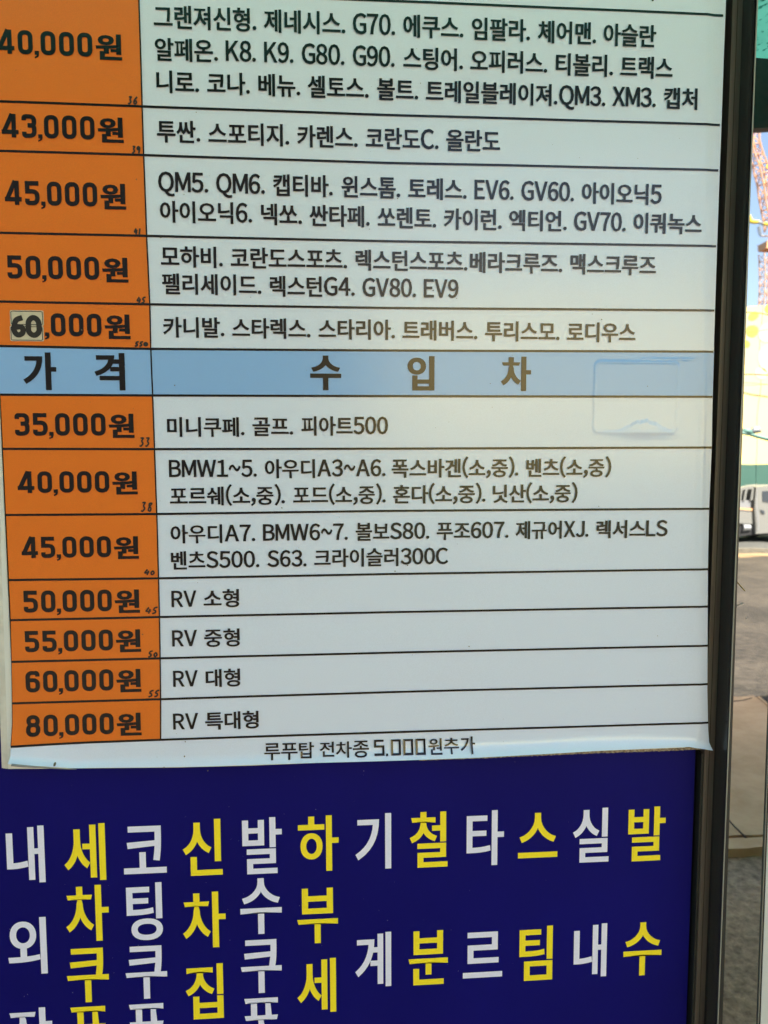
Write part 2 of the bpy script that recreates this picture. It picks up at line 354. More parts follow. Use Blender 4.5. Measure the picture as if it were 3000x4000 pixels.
# ------------------------------------------------------------------ shop building and canopy
shop = thing('shop_building', 'grey shop building with the sign boards fixed to its front', 'building')
mb = MB(); mb.box(-7, 8, .05, 5, 0, 3.1); mb.build('wall', wallm, shop)
mb = MB(); mb.box(-7.1, 8.1, .02, 5.1, 3.1, 3.25); mb.build('roof', wallm, shop)
ZBM = at(2950, 497, VY(2.45))[1]; print('beam', ZBM, at(2950, 275, VY(2.45)))
can = thing('canopy', 'translucent teal canopy sheet speckled with dirt above the shop front', 'canopy')
cy0 = 2*YP - VY(2.45); cy1 = 2*YP - VY(2.48)
mb = MB(); mb.box(-3.5, 5.5, cy0-.02, .0, 2.925, 2.932); mb.build('roof_sheet', canopym, can)
mb = MB(); mb.box(-3.5, 5.5, cy1, cy0, ZBM, 2.924); mb.build('front_beam', bindark, can)
for x in (-3.4, 5.4):
    mb = MB(); mb.box(x-.04, x+.04, cy1+.002, cy0-.002, 0, ZBM-.001); mb.build('post', bindark, can)

# ------------------------------------------------------------------ frame, pillar, window
ZT, ZB = 2.7, .0
E_rec = edge((2863, 0), (2773, 2400), .004)
E_mid = edge((2904, 0), (2774, 4000), .004)
E_lip = edge((2958, 0), (2803, 4000), -.027)
fr = thing('window_frame', 'dark bronze aluminium window frame upright beside the price poster', 'frame')
slab('upright', E_rec, E_mid, .004, .055, ZB, ZT, bronze, fr)
E_m2 = lambda z: E_mid(z)+.0005
slab('glazing_profile', E_m2, lambda z: E_lip(z)-.0012, -.027, .055, ZB, ZT, bronzed, fr)
slab('bead', lambda z: E_lip(z)-.0008, lambda z: E_lip(z)+.0007, -.028, -.018, ZB, ZT, lipm, fr)
G1 = lambda z: E_rec(z) + .012
slab('groove', lambda z: E_rec(z)+.0145, lambda z: E_rec(z)+.0157, .0032, .0038, ZB, ZT, bronzed, fr)
slab('groove', lambda z: E_rec(z)+.0065, lambda z: E_rec(z)+.0070, .0034, .0038, ZB, ZT, bronzed, fr)
E_mu = edge((2990, 3200), (2961, 4000), -.026)
pane = thing('window_pane', 'tall mirrored window pane reflecting the street, beside the dark frame', 'window pane')
slab('glass', lambda z: E_lip(z)+.0012, lambda z: E_mu(z)+.004, YP, YP+.006, ZB, ZT, mirror, pane)
for (px, py, qx, qy) in ((2867, 2371, 2905, 2355), (2914, 2416, 2919, 2414), (2861, 2402, 2867, 2400)):
    a, b = at(px, py, YP-.0005), at(qx, qy, YP-.0005); mb = MB(); mb.tube([(a[0], YP-.0005, a[1]), (b[0], YP-.0005, b[1])], .0004, 5)
    mb.build('scratch', lipm, pane)
a, b = at(2867, 2259, YP-.0005), at(2910, 2308, YP-.0005); mb = MB(); mb.tube([(a[0], YP-.0005, a[1]), (b[0], YP-.0005, b[1])], .0007, 5); mb.build('scratch', mat('ochre_smear', (.30, .21, .08), .7), pane)
mu = thing('mullion', 'white edged aluminium mullion at the right of the mirrored pane', 'mullion')
slab('bead', E_mu, lambda z: E_mu(z)+.0012, -.0265, -.0245, ZB, ZT, lipm, mu)
slab('channel', lambda z: E_mu(z)+.0013, lambda z: E_mu(z)+.0028, -.027, -.0245, ZB, ZT, bronzed, mu)
slab('bar', lambda z: E_mu(z)+.0029, lambda z: E_mu(z)+.0056, -.0275, -.0245, ZB, ZT, alum, mu)
dl = thing('door_leaf', 'pale glass door leaf beyond the white edged mullion', 'door')
slab('glass', lambda z: E_mu(z)+.0058, lambda z: E_mu(z)+.6, -.024, -.018, ZB, ZT, alum, dl)

# ------------------------------------------------------------------ back panel and blue sign
E_blue = edge((2716, 2940), (2680, 4000), .014)
E_blk = edge((2745, 2940), (2720, 4000), .010)
bs = thing('blue_sign', 'navy blue sign board with columns of white and yellow Korean letters below the price poster', 'sign')
zt_b = at(1400, 2935, .014)[1]
slab('panel', lambda z: -.75, E_blue, .014, .020, .55, zt_b+.05, navy, bs)
ch = thing('sign_channel', 'black channel between the sign boards and the window frame', 'channel')
slab('recess', lambda z: E_blue(z)+.0005, lambda z: E_rec(z)-.0005, .022, .030, .55, ZT, blackal, ch)
slab('trim_line', lambda z: E_blk(z), lambda z: E_blk(z)+.0012, .006, .021, .55, at(2745, 2940, .01)[1], mat('grey_trim', (.12, .12, .11), .35), ch)
slab('trim_edge', lambda z: E_rec(z)-.0035, lambda z: E_rec(z)-.0006, .006, .021, .55, at(2745, 2940, .01)[1], blackal, ch)
mb = MB(); mb.box(-.9, E_rec(1.6)-.02, .0305, .04, .5, 2.6); mb.build('back_plate', blackal, ch)

# ------------------------------------------------------------------ price poster
PX = lambda px, py: at(px, py)
LN = [[(430, -42), (1410, 0), (1500, 4), (2120, 31), (2825, 61)],
 [(0, 396), (556, 416), (1500, 450), (2813, 489)],
 [(0, 590), (562, 606), (1500, 637), (2808, 666)],
 [(0, 910), (574, 922), (1500, 942.5), (2800, 962)],
 [(0, 1178.5), (586, 1189), (1500, 1203), (2793, 1213)],
 [(0, 1352), (590, 1363), (1500, 1369), (2787.5, 1374)],
 [(0, 1542), (597, 1544.7), (1500, 1547), (2784, 1550)],
 [(11, 1753.5), (604, 1754.5), (1500, 1752.6), (2779, 1748)],
 [(23, 2011.6), (613, 2008), (1500, 1996), (2770, 1987)],
 [(34, 2265.6), (620, 2259), (1500, 2243), (2764, 2223)],
 [(41, 2422), (624, 2410), (1500, 2392), (2764, 2368.7)],
 [(45, 2585), (626.6, 2571), (1500, 2550), (2763, 2521.5)],
 [(48, 2746.7), (629, 2730), (1500, 2704), (2762, 2671.6)],
 [(50, 2910), (629, 2888), (1500, 2860.6), (2764, 2822.6)]]
LZ = [interp([PX(*p) for p in l]) for l in LN]
def xof(pts): return interp([(PX(*p)[1], PX(*p)[0]) for p in pts])
X_or = xof([(-52, 0), (2, 1550), (11, 1753.5), (23, 2011.6), (34, 2265.6), (41, 2422), (45, 2585), (48, 2746), (50, 2910), (52, 3010)])
X_div = xof([(543, 0), (556, 416), (562, 606), (574, 922), (586, 1189), (590, 1363), (597, 1545), (604, 1754), (613, 2008), (620, 2259), (624, 2410), (629, 2730), (629, 2888)])
X_r = xof([(2837, 0), (2818, 500), (2802, 960), (2790, 1360), (2785, 1550), (2781, 1750), (2770, 2000), (2765, 2225), (2764, 2500), (2763, 2700), (2767, 2850), (2771, 2900), (2780, 2932)])
BOT = interp([at(*p, -.0145 if p[0] < 100 else -.0085) for p in [(41, 2984), (298, 3003), (633, 3001), (814, 2997), (1500, 2972), (1862, 2958), (2368, 2931), (2700, 2920), (2780, 2935)]])
sq = [PX(2322, 1410), PX(2645, 1692)]
SX0, SX1, SZ1, SZ0 = sq[0][0], sq[1][0], sq[0][1], sq[1][1]
def rsd(x, z, r=.009):
    cx, cz = (SX0+SX1)/2, (SZ0+SZ1)/2; hx, hz = (SX1-SX0)/2, (SZ1-SZ0)/2
    dx, dz = abs(x-cx)-hx+r, abs(z-cz)-hz+r
    return math.hypot(max(dx, 0), max(dz, 0)) + min(max(dx, dz), 0) - r
XCR = xof([(2752, 600), (2744, 1550), (2735, 2000), (2730, 2500), (2732, 2700), (2738, 2800), (2725, 2880), (2700, 2920)])
def surf(x, z):
    """height of the paper towards the viewer (metres)"""
    h = .0007*math.sin(x*5.1+z*3)+.0005*math.sin(z*7.3-x*2.2)+.00018*math.sin(x*23+z*11)+.00012*math.sin(z*41-x*9)
    if SX0-.02 < x < SX1+.02 and SZ0-.03 < z < SZ1+.02:
        d = rsd(x, z)
        h += .00045*math.exp(-((d+.0012)/.0019)**2) + .0002*sstep(.001, -.003, d)
        # wrinkle bulging out of the lower edge of the square
        u = (x-(SX0+SX1)/2-.012)/.034; v = (z-SZ0)
        wv = .017*math.exp(-u*u*1.2)*(1+.06*math.sin(x*410)+.05*math.sin(x*930)) - .001
        if v > -.007: h += .0014*sstep(wv+.004, wv-.003, v)*math.exp(-u*u)*sstep(-.006, .0, v)
        h += .0004*math.exp(-((z-SZ1-.003)/.0015)**2)*sstep(.3, .9, (x-SX0)/(SX1-SX0))*(1+.6*math.sin(x*430))
    # crease where the sheet passes the board edge on the right
    c = x - XCR(z)
    if c > -.03:
        k = sstep(1.9, 1.5, z)
        h += (.0009+.0005*math.sin(z*9))*math.exp(-(c/.0045)**2)*(.25+.75*k)
        h -= .0012*sstep(0, .014, c)*(1-.5*k)
    b = BOT(x); t = z-b
    L = .017 + .006*math.sin(x*6+.5)+.003*math.sin(x*19)
    xx = sstep(-.44, -.30, x)
    if t < L:
        q = (L-t)/L; h += (.0075+.003*math.sin(x*7))*q*q
    # left corner lifts
    lc = max(0, (-.33-x)/.10)*max(0, (.05-t)/.05); h += .008*min(1, lc)
    return h
def frange(a, b, s):
    n = max(1, round((b-a)/s)); return [a+(b-a)*i/n for i in range(n+1)]
XL0, XR0 = X_or(1.1), .545
XS = frange(-.62, SX0-.008, .006)[:-1] + frange(SX0-.008, SX1+.008, .0011)[:-1] + frange(SX1+.008, .60, .0028)
def patch(name, xl, xr, zb, zt, dz, m, parent, off=0.0, smooth=True, thick=0):
    """grid of the paper surface between functions xl(z), xr(z) and zb(x), zt(x)"""
    xm = (xl(1.2)+xr(1.2))/2
    a, b = zb(xm), zt(xm); zs = dz if isinstance(dz, list) else [i/max(1, round((b-a)/dz)) for i in range(max(1, round((b-a)/dz))+1)]
    zmid = (a+b)/2; l0, r0 = xl(zmid), xr(zmid)
    us = [0]+[(x-l0)/(r0-l0) for x in XS if l0+.0008 < x < r0-.0008]+[1]
    vs = []; W = len(us)
    for v in zs:
        for u in us:
            z = a+(b-a)*v
            x = xl(z)+(xr(z)-xl(z))*u
            z = zb(x)+(zt(x)-zb(x))*v
            x = xl(z)+(xr(z)-xl(z))*u
            vs.append((x, -surf(x, z)-off, z))
    fs = [(j*W+i, j*W+i+1, (j+1)*W+i+1, (j+1)*W+i) for j in range(len(zs)-1) for i in range(W-1)]
    return mesh(name, vs, fs, m, parent, smooth)
RE = [(44, 2986), (90, 2990), (150, 2994), (220, 2999), (298, 3003)]
po = thing('price_poster', 'laminated car wash price list with orange price column, blue heading and white rows', 'poster')
rp = [at(px, py+3, -.016+.0017*i) for i, (px, py) in enumerate(RE)]
mb = MB(); mb.tube([(p[0], -.0155+.0017*i, p[1]) for i, p in enumerate(rp)], [.0017, .0016, .0012, .0008, .0003], 8); mb.build('rolled_corner', paperback, po, True)
ztop = LZ[0](0)+.30
zA = .955
X_l = lambda z: X_or(z)
tz_ = BOT(0); H_ = ztop-tz_
def zsheet():
    zs = []; z = tz_
    while z < ztop:
        zs.append((z-tz_)/H_)
        z += .0012 if (z < tz_+.03 or SZ0-.012 < z < SZ1+.008) else .006
    return zs+[1.0]
sheet = patch('sheet', X_l, X_r, BOT, lambda x: ztop, zsheet(), paper, po)
RT = .0015
def cellz(k): return (lambda x: LZ[k+1](x)), (lambda x: LZ[k](x))
ziz = lambda f, d: (lambda x: f(x)+d)
for k in range(13):
    zb_, zt_ = cellz(k)
    if k == 5:
        patch('price_heading_cell', X_l, X_div, zb_, zt_, .006, blueh, po, .00035)
        patch('heading_cell', X_div, X_r, zb_, zt_, .0012, blueh, po, .00035)
    else:
        zt2 = (lambda x: ztop) if k == 0 else zt_
        patch('price_cell', X_l, X_div, zb_, zt2, .006, orange, po, .00035)
for k in range(14):
    xr_ = (lambda z, k=k: X_r(z)-(.0035 if k == 0 else .0030-.0004*k if k < 8 else 0))
    xl_ = X_div if k == 0 else X_l
    patch('rule_line', xl_, xr_, ziz(LZ[k], -RT), ziz(LZ[k], RT), [0, .5, 1], ink, po, .0007)
patch('divider_line', ziz(X_div, -.0010), ziz(X_div, .0008), LZ[13], lambda x: ztop, .006, ink, po, .00095)
patch('edge_line', ziz(X_l, -.0001), ziz(X_l, .0006), LZ[13], LZ[6], .006, ink, po, .00080)

# older sheets and board under the poster
bk = thing('sign_backing', 'stack of old white sheets and foam board showing under the price poster edges', 'board')
for i, (dx, y0, dzb) in enumerate(((-.0045, .0030, -.010), (-.0090, .0048, -.0115), (-.0125, .0066, -.0125), (-.0155, .0086, -.013))):
    xl_ = (lambda z, dx=dx: X_or(z)+dx)
    pts = [(40, 3012), (700, 3006), (1000, 2998), (1500, 2977), (1862, 2962), (2368, 2940), (2750, 2925)]
    bz = interp([PX(*p) for p in pts]); mb = MB(); vs = []
    xs = frange(X_or(.99)+dx, .505, .01)
    for y in (y0, y0+.0017):
        for x in xs: vs.append((x, y, bz(x)+.0016-.0004*i))
        for x in xs: vs.append((xl_(ztop) if x == xs[0] else x, y, ztop))
    n = len(xs); fs = []
    for i2 in range(n-1):
        fs += [(i2, i2+1, n+i2+1, n+i2), (i2, 2*n+i2, 2*n+i2+1, i2+1)]
    fs += [(0, n, 3*n, 2*n)]
    mb.add(vs, fs); mb.build('old_sheet', oldpaper if i else mat('old_white_sheet', (.72, .73, .72), .5), bk)
pts = [(1640, 2976), (1862, 2968), (2368, 2946), (2560, 2940), (2748, 2932)]
bz = interp([PX(*p) for p in pts]); xs = frange(PX(1640, 2960)[0], PX(2748, 2936)[0], .0015); vs = []
for x in xs: vs.append((x, .004+random.uniform(0, .0008), bz(x)+random.uniform(-.0005, .0004)))
for x in xs: vs.append((x, .004, bz(x)+.03))
for x in xs: vs.append((x, .012, bz(x)))
n = len(xs); mesh('foam_edge', vs, [f for i in range(n-1) for f in ((i, i+1, n+i+1, n+i), (i, 2*n+i, 2*n+i+1, i+1))], foam, bk)
vs = []
for x in xs: vs += [(x, .0098, bz(x)-.0016), (x, .0098, bz(x)-.0003)]
mesh('trim_strip', vs, [(2*i, 2*i+2, 2*i+3, 2*i+1) for i in range(n-1)], mat('cream_trim', (.55, .52, .36), .4), bk)

# ------------------------------------------------------------------ lettering
FW = {}
for c in '0123456789ABCDEFGHIJKLMNOPQRSTUVWXYZ(),~': FW[c] = chr(ord(c)+0xFEE0)
from mathutils.geometry import tessellate_polygon
# outlines of the letters used on the signs: closed contours as x, y, x, y ... in thousandths of an em
OUTLINES = {
  '(': [[695,380,720,197,789,38,894,-96,954,-65,855,64,791,212,768,380,791,548,855,696,954,825,894,856,789,722,720,563]],
  ')': [[305,380,280,563,211,722,106,856,46,825,145,696,209,548,232,380,209,212,145,64,46,-65,106,-96,211,38,280,197]],
  ',': [[157,-107,249,-56,308,21,330,120,320,181,291,221,245,235,207,227,180,203,169,163,179,124,206,100,244,92,261,94,243,32,201,-17,135,-54]],
  '0': [[500,-12,641,31,736,159,771,370,736,579,641,704,500,746,359,704,264,579,229,370,264,159,359,31],[500,62,406,94,343,194,319,370,343,545,406,642,500,672,594,642,657,545,681,370,657,194,594,94]],
  '1': [[247,0,770,0,770,76,561,76,561,735,492,735,440,711,376,695,300,682,300,624,470,624,470,76,247,76]],
  '3': [[497,-12,625,13,716,84,751,195,730,285,673,349,590,383,590,387,665,423,713,483,730,562,701,658,620,723,494,747,398,733,313,694,238,635,288,579,350,630,418,661,491,671,573,655,624,614,642,552,618,485,542,435,408,415,408,345,555,327,637,277,662,200,639,127,578,81,492,64,403,77,327,114,266,170,218,112,285,50,377,5]],
  '4': [[592,0,678,0,678,202,791,202,791,275,678,275,678,735,565,735,222,263,222,202,592,202],[592,275,326,275,513,529,539,568,592,654,596,654,592,562]],
  '5': [[485,-12,616,17,715,102,754,240,719,370,630,447,505,473,448,469,399,457,354,436,372,656,725,656,725,735,293,735,270,383,319,353,370,382,423,398,484,403,577,382,638,325,661,237,635,145,569,86,477,65,391,77,323,109,266,156,220,97,287,42,374,3]],
  '6': [[523,-12,645,17,731,100,763,232,730,358,646,433,529,457,452,445,386,410,329,360,367,545,448,642,546,670,605,663,655,640,699,603,751,660,700,704,631,734,544,746,399,705,286,572,241,331,280,135,382,23],[332,274,384,333,446,372,517,386,597,369,654,318,676,230,656,139,603,81,524,61,434,83,367,153]],
  '7': [[411,0,508,0,535,246,613,458,762,678,762,735,241,735,241,657,657,657,525,458,445,251]],
  '8': [[502,-12,644,15,733,85,764,183,749,258,703,318,627,367,627,371,689,426,726,488,738,555,709,652,627,721,500,747,377,722,295,653,265,554,277,489,313,435,373,392,373,388,298,336,251,270,234,187,266,87,358,15],[567,394,459,429,380,479,349,554,368,617,420,662,497,679,585,659,639,611,657,547,650,496,622,446],[505,55,407,74,342,124,319,195,332,257,370,310,433,357,555,317,642,264,674,186,654,120,597,73]],
  '9': [[477,746,355,717,269,634,237,501,270,375,354,300,471,276,548,289,614,323,671,374,633,189,552,92,454,64,395,71,345,93,301,130,249,74,300,30,369,-1,456,-12,601,29,714,162,759,402,720,599,618,711],[668,459,616,400,554,362,483,348,403,365,346,416,324,503,344,595,397,653,476,673,566,650,633,580]],
  'A': [[157,0,254,0,337,224,649,224,732,0,833,0,550,735,437,735],[359,296,403,413,462,576,491,660,495,660,554,495,584,413,628,296]],
  'B': [[240,0,510,0,680,22,781,93,815,215,795,300,739,359,651,390,651,395,717,431,756,486,769,554,736,659,640,717,489,735,240,735],[332,422,332,662,482,662,591,650,655,612,676,542,655,474,589,435,474,422],[332,74,332,350,496,350,626,336,699,293,723,218,699,133,625,87,499,74]],
  'C': [[565,-12,665,0,750,36,822,93,770,153,711,108,645,80,569,70,427,107,333,210,299,369,333,526,427,629,571,666,639,657,698,632,748,596,801,656,742,701,664,734,570,747,379,700,251,569,204,366,251,164,378,34]],
  'E': [[279,0,773,0,773,79,371,79,371,346,684,346,684,425,371,425,371,656,760,656,760,735,279,735]],
  'G': [[552,-13,658,-2,743,29,807,72,807,380,535,380,535,303,722,303,722,112,679,89,623,74,562,69,407,106,307,209,272,369,309,527,409,629,558,666,636,656,697,631,745,596,798,656,740,699,661,733,556,747,360,700,226,569,177,366,225,163,357,33]],
  'J': [[469,-12,598,19,672,100,695,216,695,735,602,735,602,225,585,135,536,85,460,69,402,78,351,107,308,155,242,107,299,43,373,2]],
  'K': [[243,0,335,0,335,230,489,388,748,0,853,0,546,454,812,735,705,735,339,358,335,358,335,735,243,735]],
  'L': [[304,0,774,0,774,79,396,79,396,735,304,735]],
  'M': [[154,0,238,0,238,406,236,477,228,624,232,624,301,455,468,74,530,74,696,455,766,624,771,624,766,553,762,477,760,406,760,0,846,0,846,735,734,735,565,341,503,188,499,188,436,341,265,735,154,735]],
  'Q': [[756,-184,804,-181,846,-174,877,-164,858,-93,834,-100,804,-105,768,-107,679,-96,605,-62,554,-7,710,54,816,183,854,370,808,572,683,701,499,747,315,701,191,572,145,370,184,180,292,50,453,-10,518,-100,619,-161],[499,64,362,102,272,207,239,370,272,528,362,630,499,666,635,630,726,528,759,370,726,207,635,102]],
  'R': [[254,0,342,0,342,311,508,311,718,0,823,0,601,325,705,362,774,429,798,528,761,650,659,715,506,735,254,735],[342,385,342,659,492,659,607,647,679,606,704,528,679,448,608,401,492,385]],
  'S': [[509,-13,659,14,756,87,790,194,766,287,702,351,614,393,496,435,428,461,371,500,348,559,370,617,428,653,513,666,590,657,657,631,714,593,765,654,696,703,612,735,514,747,379,722,288,653,254,549,282,460,348,399,427,362,546,320,621,289,675,248,696,186,672,123,607,83,511,69,422,81,338,114,268,163,212,99,294,40,394,1]],
  'V': [[447,0,554,0,825,735,731,735,505,94,500,94,470,176,415,336,273,735,176,735]],
  'W': [[214,0,324,0,454,442,498,611,502,611,545,442,677,0,789,0,969,735,880,735,784,336,768,257,734,100,729,100,664,336,544,735,460,735,342,337,320,259,278,100,274,100,255,179,219,337,124,735,29,735]],
  'X': [[197,0,297,0,421,198,493,316,497,316,572,198,698,0,804,0,555,376,785,735,687,735,507,439,503,439,316,735,213,735,444,378]],
  '~': [[541,293,614,257,697,245,798,265,886,324,958,420,887,458,837,389,773,343,698,326,634,336,580,364,459,467,386,503,303,515,202,495,114,436,42,340,113,302,163,371,227,417,302,434,367,424,420,396]],
  '가': [[97,730,97,661,429,661,414,572,387,488,346,410,293,337,226,271,147,211,55,158,101,94,216,162,311,239,386,325,442,418,482,517,505,622,512,730],[662,827,662,-77,745,-77,745,391,889,391,889,460,745,460,745,827]],
  '겐': [[733,826,733,147,812,147,812,826],[97,739,97,672,360,672,315,529,213,411,56,319,98,257,209,316,299,387,368,469,553,469,553,173,631,173,631,808,553,808,553,536,404,536,427,599,440,667,445,739],[226,232,226,-58,845,-58,845,10,309,10,309,232]],
  '격': [[476,474,476,406,711,406,711,287,794,287,794,826,711,826,711,665,512,665,523,766,110,766,110,698,434,698,420,635,392,576,350,522,296,473,230,430,152,394,64,365,96,299,176,325,248,357,314,394,371,437,420,486,459,539,490,598,711,598,711,474],[190,247,190,180,711,180,711,-76,794,-76,794,247]],
  '계': [[89,712,89,644,354,644,343,565,321,489,289,417,246,350,192,287,126,229,49,177,98,117,166,163,226,212,278,266,322,322,358,381,387,444,409,508,557,508,557,349,394,349,394,281,557,281,557,-32,636,-32,636,803,557,803,557,576,424,576,436,712],[739,827,739,-78,818,-78,818,827]],
  '골': [[149,-67,789,-67,789,-1,231,-1,231,100,766,100,766,317,147,317,147,250,684,250,684,160,149,160],[147,790,147,723,681,723,680,665,676,601,664,525,746,517,758,599,762,670,763,790],[386,623,386,466,51,466,51,400,866,400,866,466,468,466,468,623]],
  '규': [[50,374,50,306,261,306,261,-77,344,-77,344,306,570,306,570,-77,652,-77,652,306,867,306,867,374,729,374,747,505,754,612,755,701,755,769,154,769,154,701,674,701,673,612,665,504,645,374]],
  '그': [[139,731,139,663,676,663,675,519,665,378,640,209,724,200,748,376,757,518,758,640,758,731],[50,123,50,54,867,54,867,123]],
  '기': [[103,729,103,662,442,662,428,572,401,488,361,409,307,337,239,271,157,211,61,158,105,91,224,159,321,236,398,322,456,415,496,514,519,619,526,729],[709,827,709,-78,792,-78,792,827]],
  '나': [[86,152,158,152,296,155,439,168,588,192,578,262,436,238,300,225,168,221,168,738,86,738],[662,827,662,-77,745,-77,745,397,889,397,889,466,745,466,745,827]],
  '내': [[94,156,193,156,281,160,327,164,374,169,424,176,476,185,466,258,421,250,377,243,335,238,294,234,254,231,177,229,177,718,94,718],[531,807,531,-31,609,-31,609,390,736,390,736,-78,816,-78,816,827,736,827,736,459,609,459,609,807]],
  '네': [[93,151,151,151,259,153,366,162,480,181,468,252,367,235,271,226,176,223,176,730,93,730],[547,805,547,523,345,523,345,455,547,455,547,-32,626,-32,626,805],[739,827,739,-78,818,-78,818,827]],
  '넥': [[556,807,556,641,364,641,364,573,556,573,556,306,634,306,634,807],[98,354,155,354,261,356,368,364,481,383,471,450,370,434,274,426,180,423,180,762,98,762],[736,826,736,297,815,297,815,826],[206,251,206,183,733,183,733,-78,815,-78,815,251]],
  '녹': [[50,383,50,316,868,316,868,383,500,383,500,505,775,505,775,573,242,573,242,807,160,807,160,505,417,505,417,383],[145,224,145,156,683,156,683,-78,766,-78,766,224]],
  '뉴': [[50,324,50,256,261,256,261,-78,344,-78,344,256,573,256,573,-78,656,-78,656,256,867,256,867,324],[154,781,154,454,771,454,771,522,237,522,237,781]],
  '니': [[107,155,181,155,325,159,471,173,625,199,614,269,468,245,327,231,189,227,189,738,107,738],[708,827,708,-78,790,-78,790,827]],
  '닉': [[106,375,179,375,322,379,468,392,621,417,609,486,465,462,325,449,189,445,189,776,106,776],[187,258,187,189,708,189,708,-79,791,-79,791,258],[708,826,708,304,791,304,791,826]],
  '닛': [[106,358,179,358,333,362,477,374,621,399,610,467,474,444,336,432,188,428,188,764,106,764],[708,827,708,215,792,215,792,827],[455,289,455,253,412,132,302,43,151,-8,184,-74,314,-33,423,36,497,131,572,36,681,-33,811,-74,845,-8,693,43,583,133,541,253,541,289]],
  '다': [[89,739,89,147,160,147,315,149,453,158,588,177,578,248,449,229,318,220,171,217,171,671,508,671,508,739],[662,827,662,-79,745,-79,745,401,893,401,893,470,745,470,745,827]],
  '대': [[82,717,82,145,141,145,264,147,371,155,476,172,468,241,373,225,275,218,165,215,165,649,418,649,418,717],[533,807,533,-31,610,-31,610,396,738,396,738,-78,817,-78,817,827,738,827,738,464,610,464,610,807]],
  '도': [[154,754,154,337,417,337,417,105,50,105,50,36,870,36,870,105,499,105,499,337,775,337,775,404,237,404,237,686,766,686,766,754]],
  '드': [[154,743,154,325,775,325,775,393,236,393,236,675,766,675,766,743],[50,114,50,45,870,45,870,114]],
  '디': [[108,741,108,145,181,145,345,147,485,157,619,176,611,246,482,227,348,218,191,216,191,672,535,672,535,741],[707,827,707,-79,790,-79,790,827]],
  '라': [[85,743,85,675,411,675,411,486,87,486,87,139,159,139,316,142,455,152,592,172,584,240,453,221,319,211,169,209,169,418,493,418,493,743],[663,827,663,-79,745,-79,745,398,893,398,893,468,745,468,745,827]],
  '란': [[87,767,87,699,413,699,413,572,89,572,89,300,160,300,314,302,452,311,590,329,582,398,449,380,317,371,171,368,171,508,494,508,494,767],[669,826,669,160,752,160,752,479,886,479,886,549,752,549,752,826],[194,211,194,-58,793,-58,793,10,278,10,278,211]],
  '래': [[533,807,533,-31,610,-31,610,402,738,402,738,-78,817,-78,817,827,738,827,738,470,610,470,610,807],[78,729,78,660,336,660,336,479,80,479,80,138,139,138,249,140,360,147,479,164,472,232,363,217,261,210,160,208,160,411,416,411,416,729]],
  '랙': [[89,761,89,694,349,694,349,570,91,570,91,308,150,308,270,310,380,317,490,334,481,402,380,385,280,378,171,375,171,507,429,507,429,761],[206,216,206,148,730,148,730,-78,812,-78,812,216],[533,809,533,269,611,269,611,517,733,517,733,261,812,261,812,826,733,826,733,585,611,585,611,809]],
  '랜': [[89,749,89,682,349,682,349,554,91,554,91,288,150,288,270,290,380,298,490,315,481,382,380,365,280,358,171,355,171,490,429,490,429,749],[533,809,533,179,611,179,611,488,733,488,733,153,812,153,812,826,733,826,733,556,611,556,611,809],[222,214,222,-58,839,-58,839,10,305,10,305,214]],
  '러': [[539,480,539,411,711,411,711,-79,793,-79,793,827,711,827,711,480],[81,743,81,675,404,675,404,494,84,494,84,138,153,138,302,140,435,150,566,168,559,237,434,219,307,210,166,208,166,426,485,426,485,743]],
  '런': [[85,763,85,696,404,696,404,564,87,564,87,286,156,286,313,288,444,295,567,311,559,379,442,364,319,356,170,354,170,498,486,498,486,763],[542,591,542,520,711,520,711,162,794,162,794,826,711,826,711,591],[211,212,211,-58,821,-58,821,10,293,10,293,212]],
  '레': [[78,727,78,659,320,659,320,480,80,480,80,145,140,145,251,147,363,154,483,171,476,239,365,223,261,216,160,214,160,413,400,413,400,727],[555,805,555,502,443,502,443,434,555,434,555,-30,633,-30,633,805],[738,827,738,-78,817,-78,817,827]],
  '렉': [[89,758,89,691,329,691,329,568,91,568,91,305,149,305,269,307,378,315,487,332,478,399,378,383,279,375,171,372,171,506,409,506,409,758],[555,809,555,595,444,595,444,527,555,527,555,269,634,269,634,809],[208,219,208,151,730,151,730,-78,812,-78,812,219],[733,826,733,263,812,263,812,826]],
  '렌': [[733,826,733,146,812,146,812,826],[89,753,89,687,328,687,328,556,91,556,91,286,149,286,269,288,378,296,487,313,478,379,378,363,280,356,172,353,172,493,409,493,409,753],[555,810,555,577,445,577,445,508,555,508,555,170,634,170,634,810],[222,214,222,-58,839,-58,839,10,305,10,305,214]],
  '로': [[152,272,417,272,417,103,50,103,50,34,870,34,870,103,499,103,499,272,789,272,789,340,234,340,234,486,768,486,768,760,150,760,150,692,686,692,686,552,152,552]],
  '루': [[49,278,49,210,416,210,416,-79,499,-79,499,210,869,210,869,278],[150,371,790,371,790,439,233,439,233,554,770,554,770,791,147,791,147,724,686,724,686,618,150,618]],
  '르': [[152,270,789,270,789,337,234,337,234,483,768,483,768,758,150,758,150,690,686,690,686,550,152,550],[50,105,50,36,870,36,870,105]],
  '리': [[100,743,100,675,434,675,434,487,102,487,102,140,177,140,328,143,476,152,632,173,624,241,473,222,330,212,186,209,186,420,518,420,518,743],[709,827,709,-79,791,-79,791,827]],
  '맥': [[539,809,539,294,617,294,617,526,733,526,733,288,812,288,812,826,733,826,733,594,617,594,617,809],[206,238,206,170,730,170,730,-78,812,-78,812,238],[90,749,90,356,439,356,439,749],[361,684,361,421,168,421,168,684]],
  '맨': [[539,809,539,184,617,184,617,491,733,491,733,153,812,153,812,826,733,826,733,560,617,560,617,809],[222,235,222,-58,839,-58,839,10,305,10,305,235],[90,736,90,326,439,326,439,736],[361,671,361,391,168,391,168,671]],
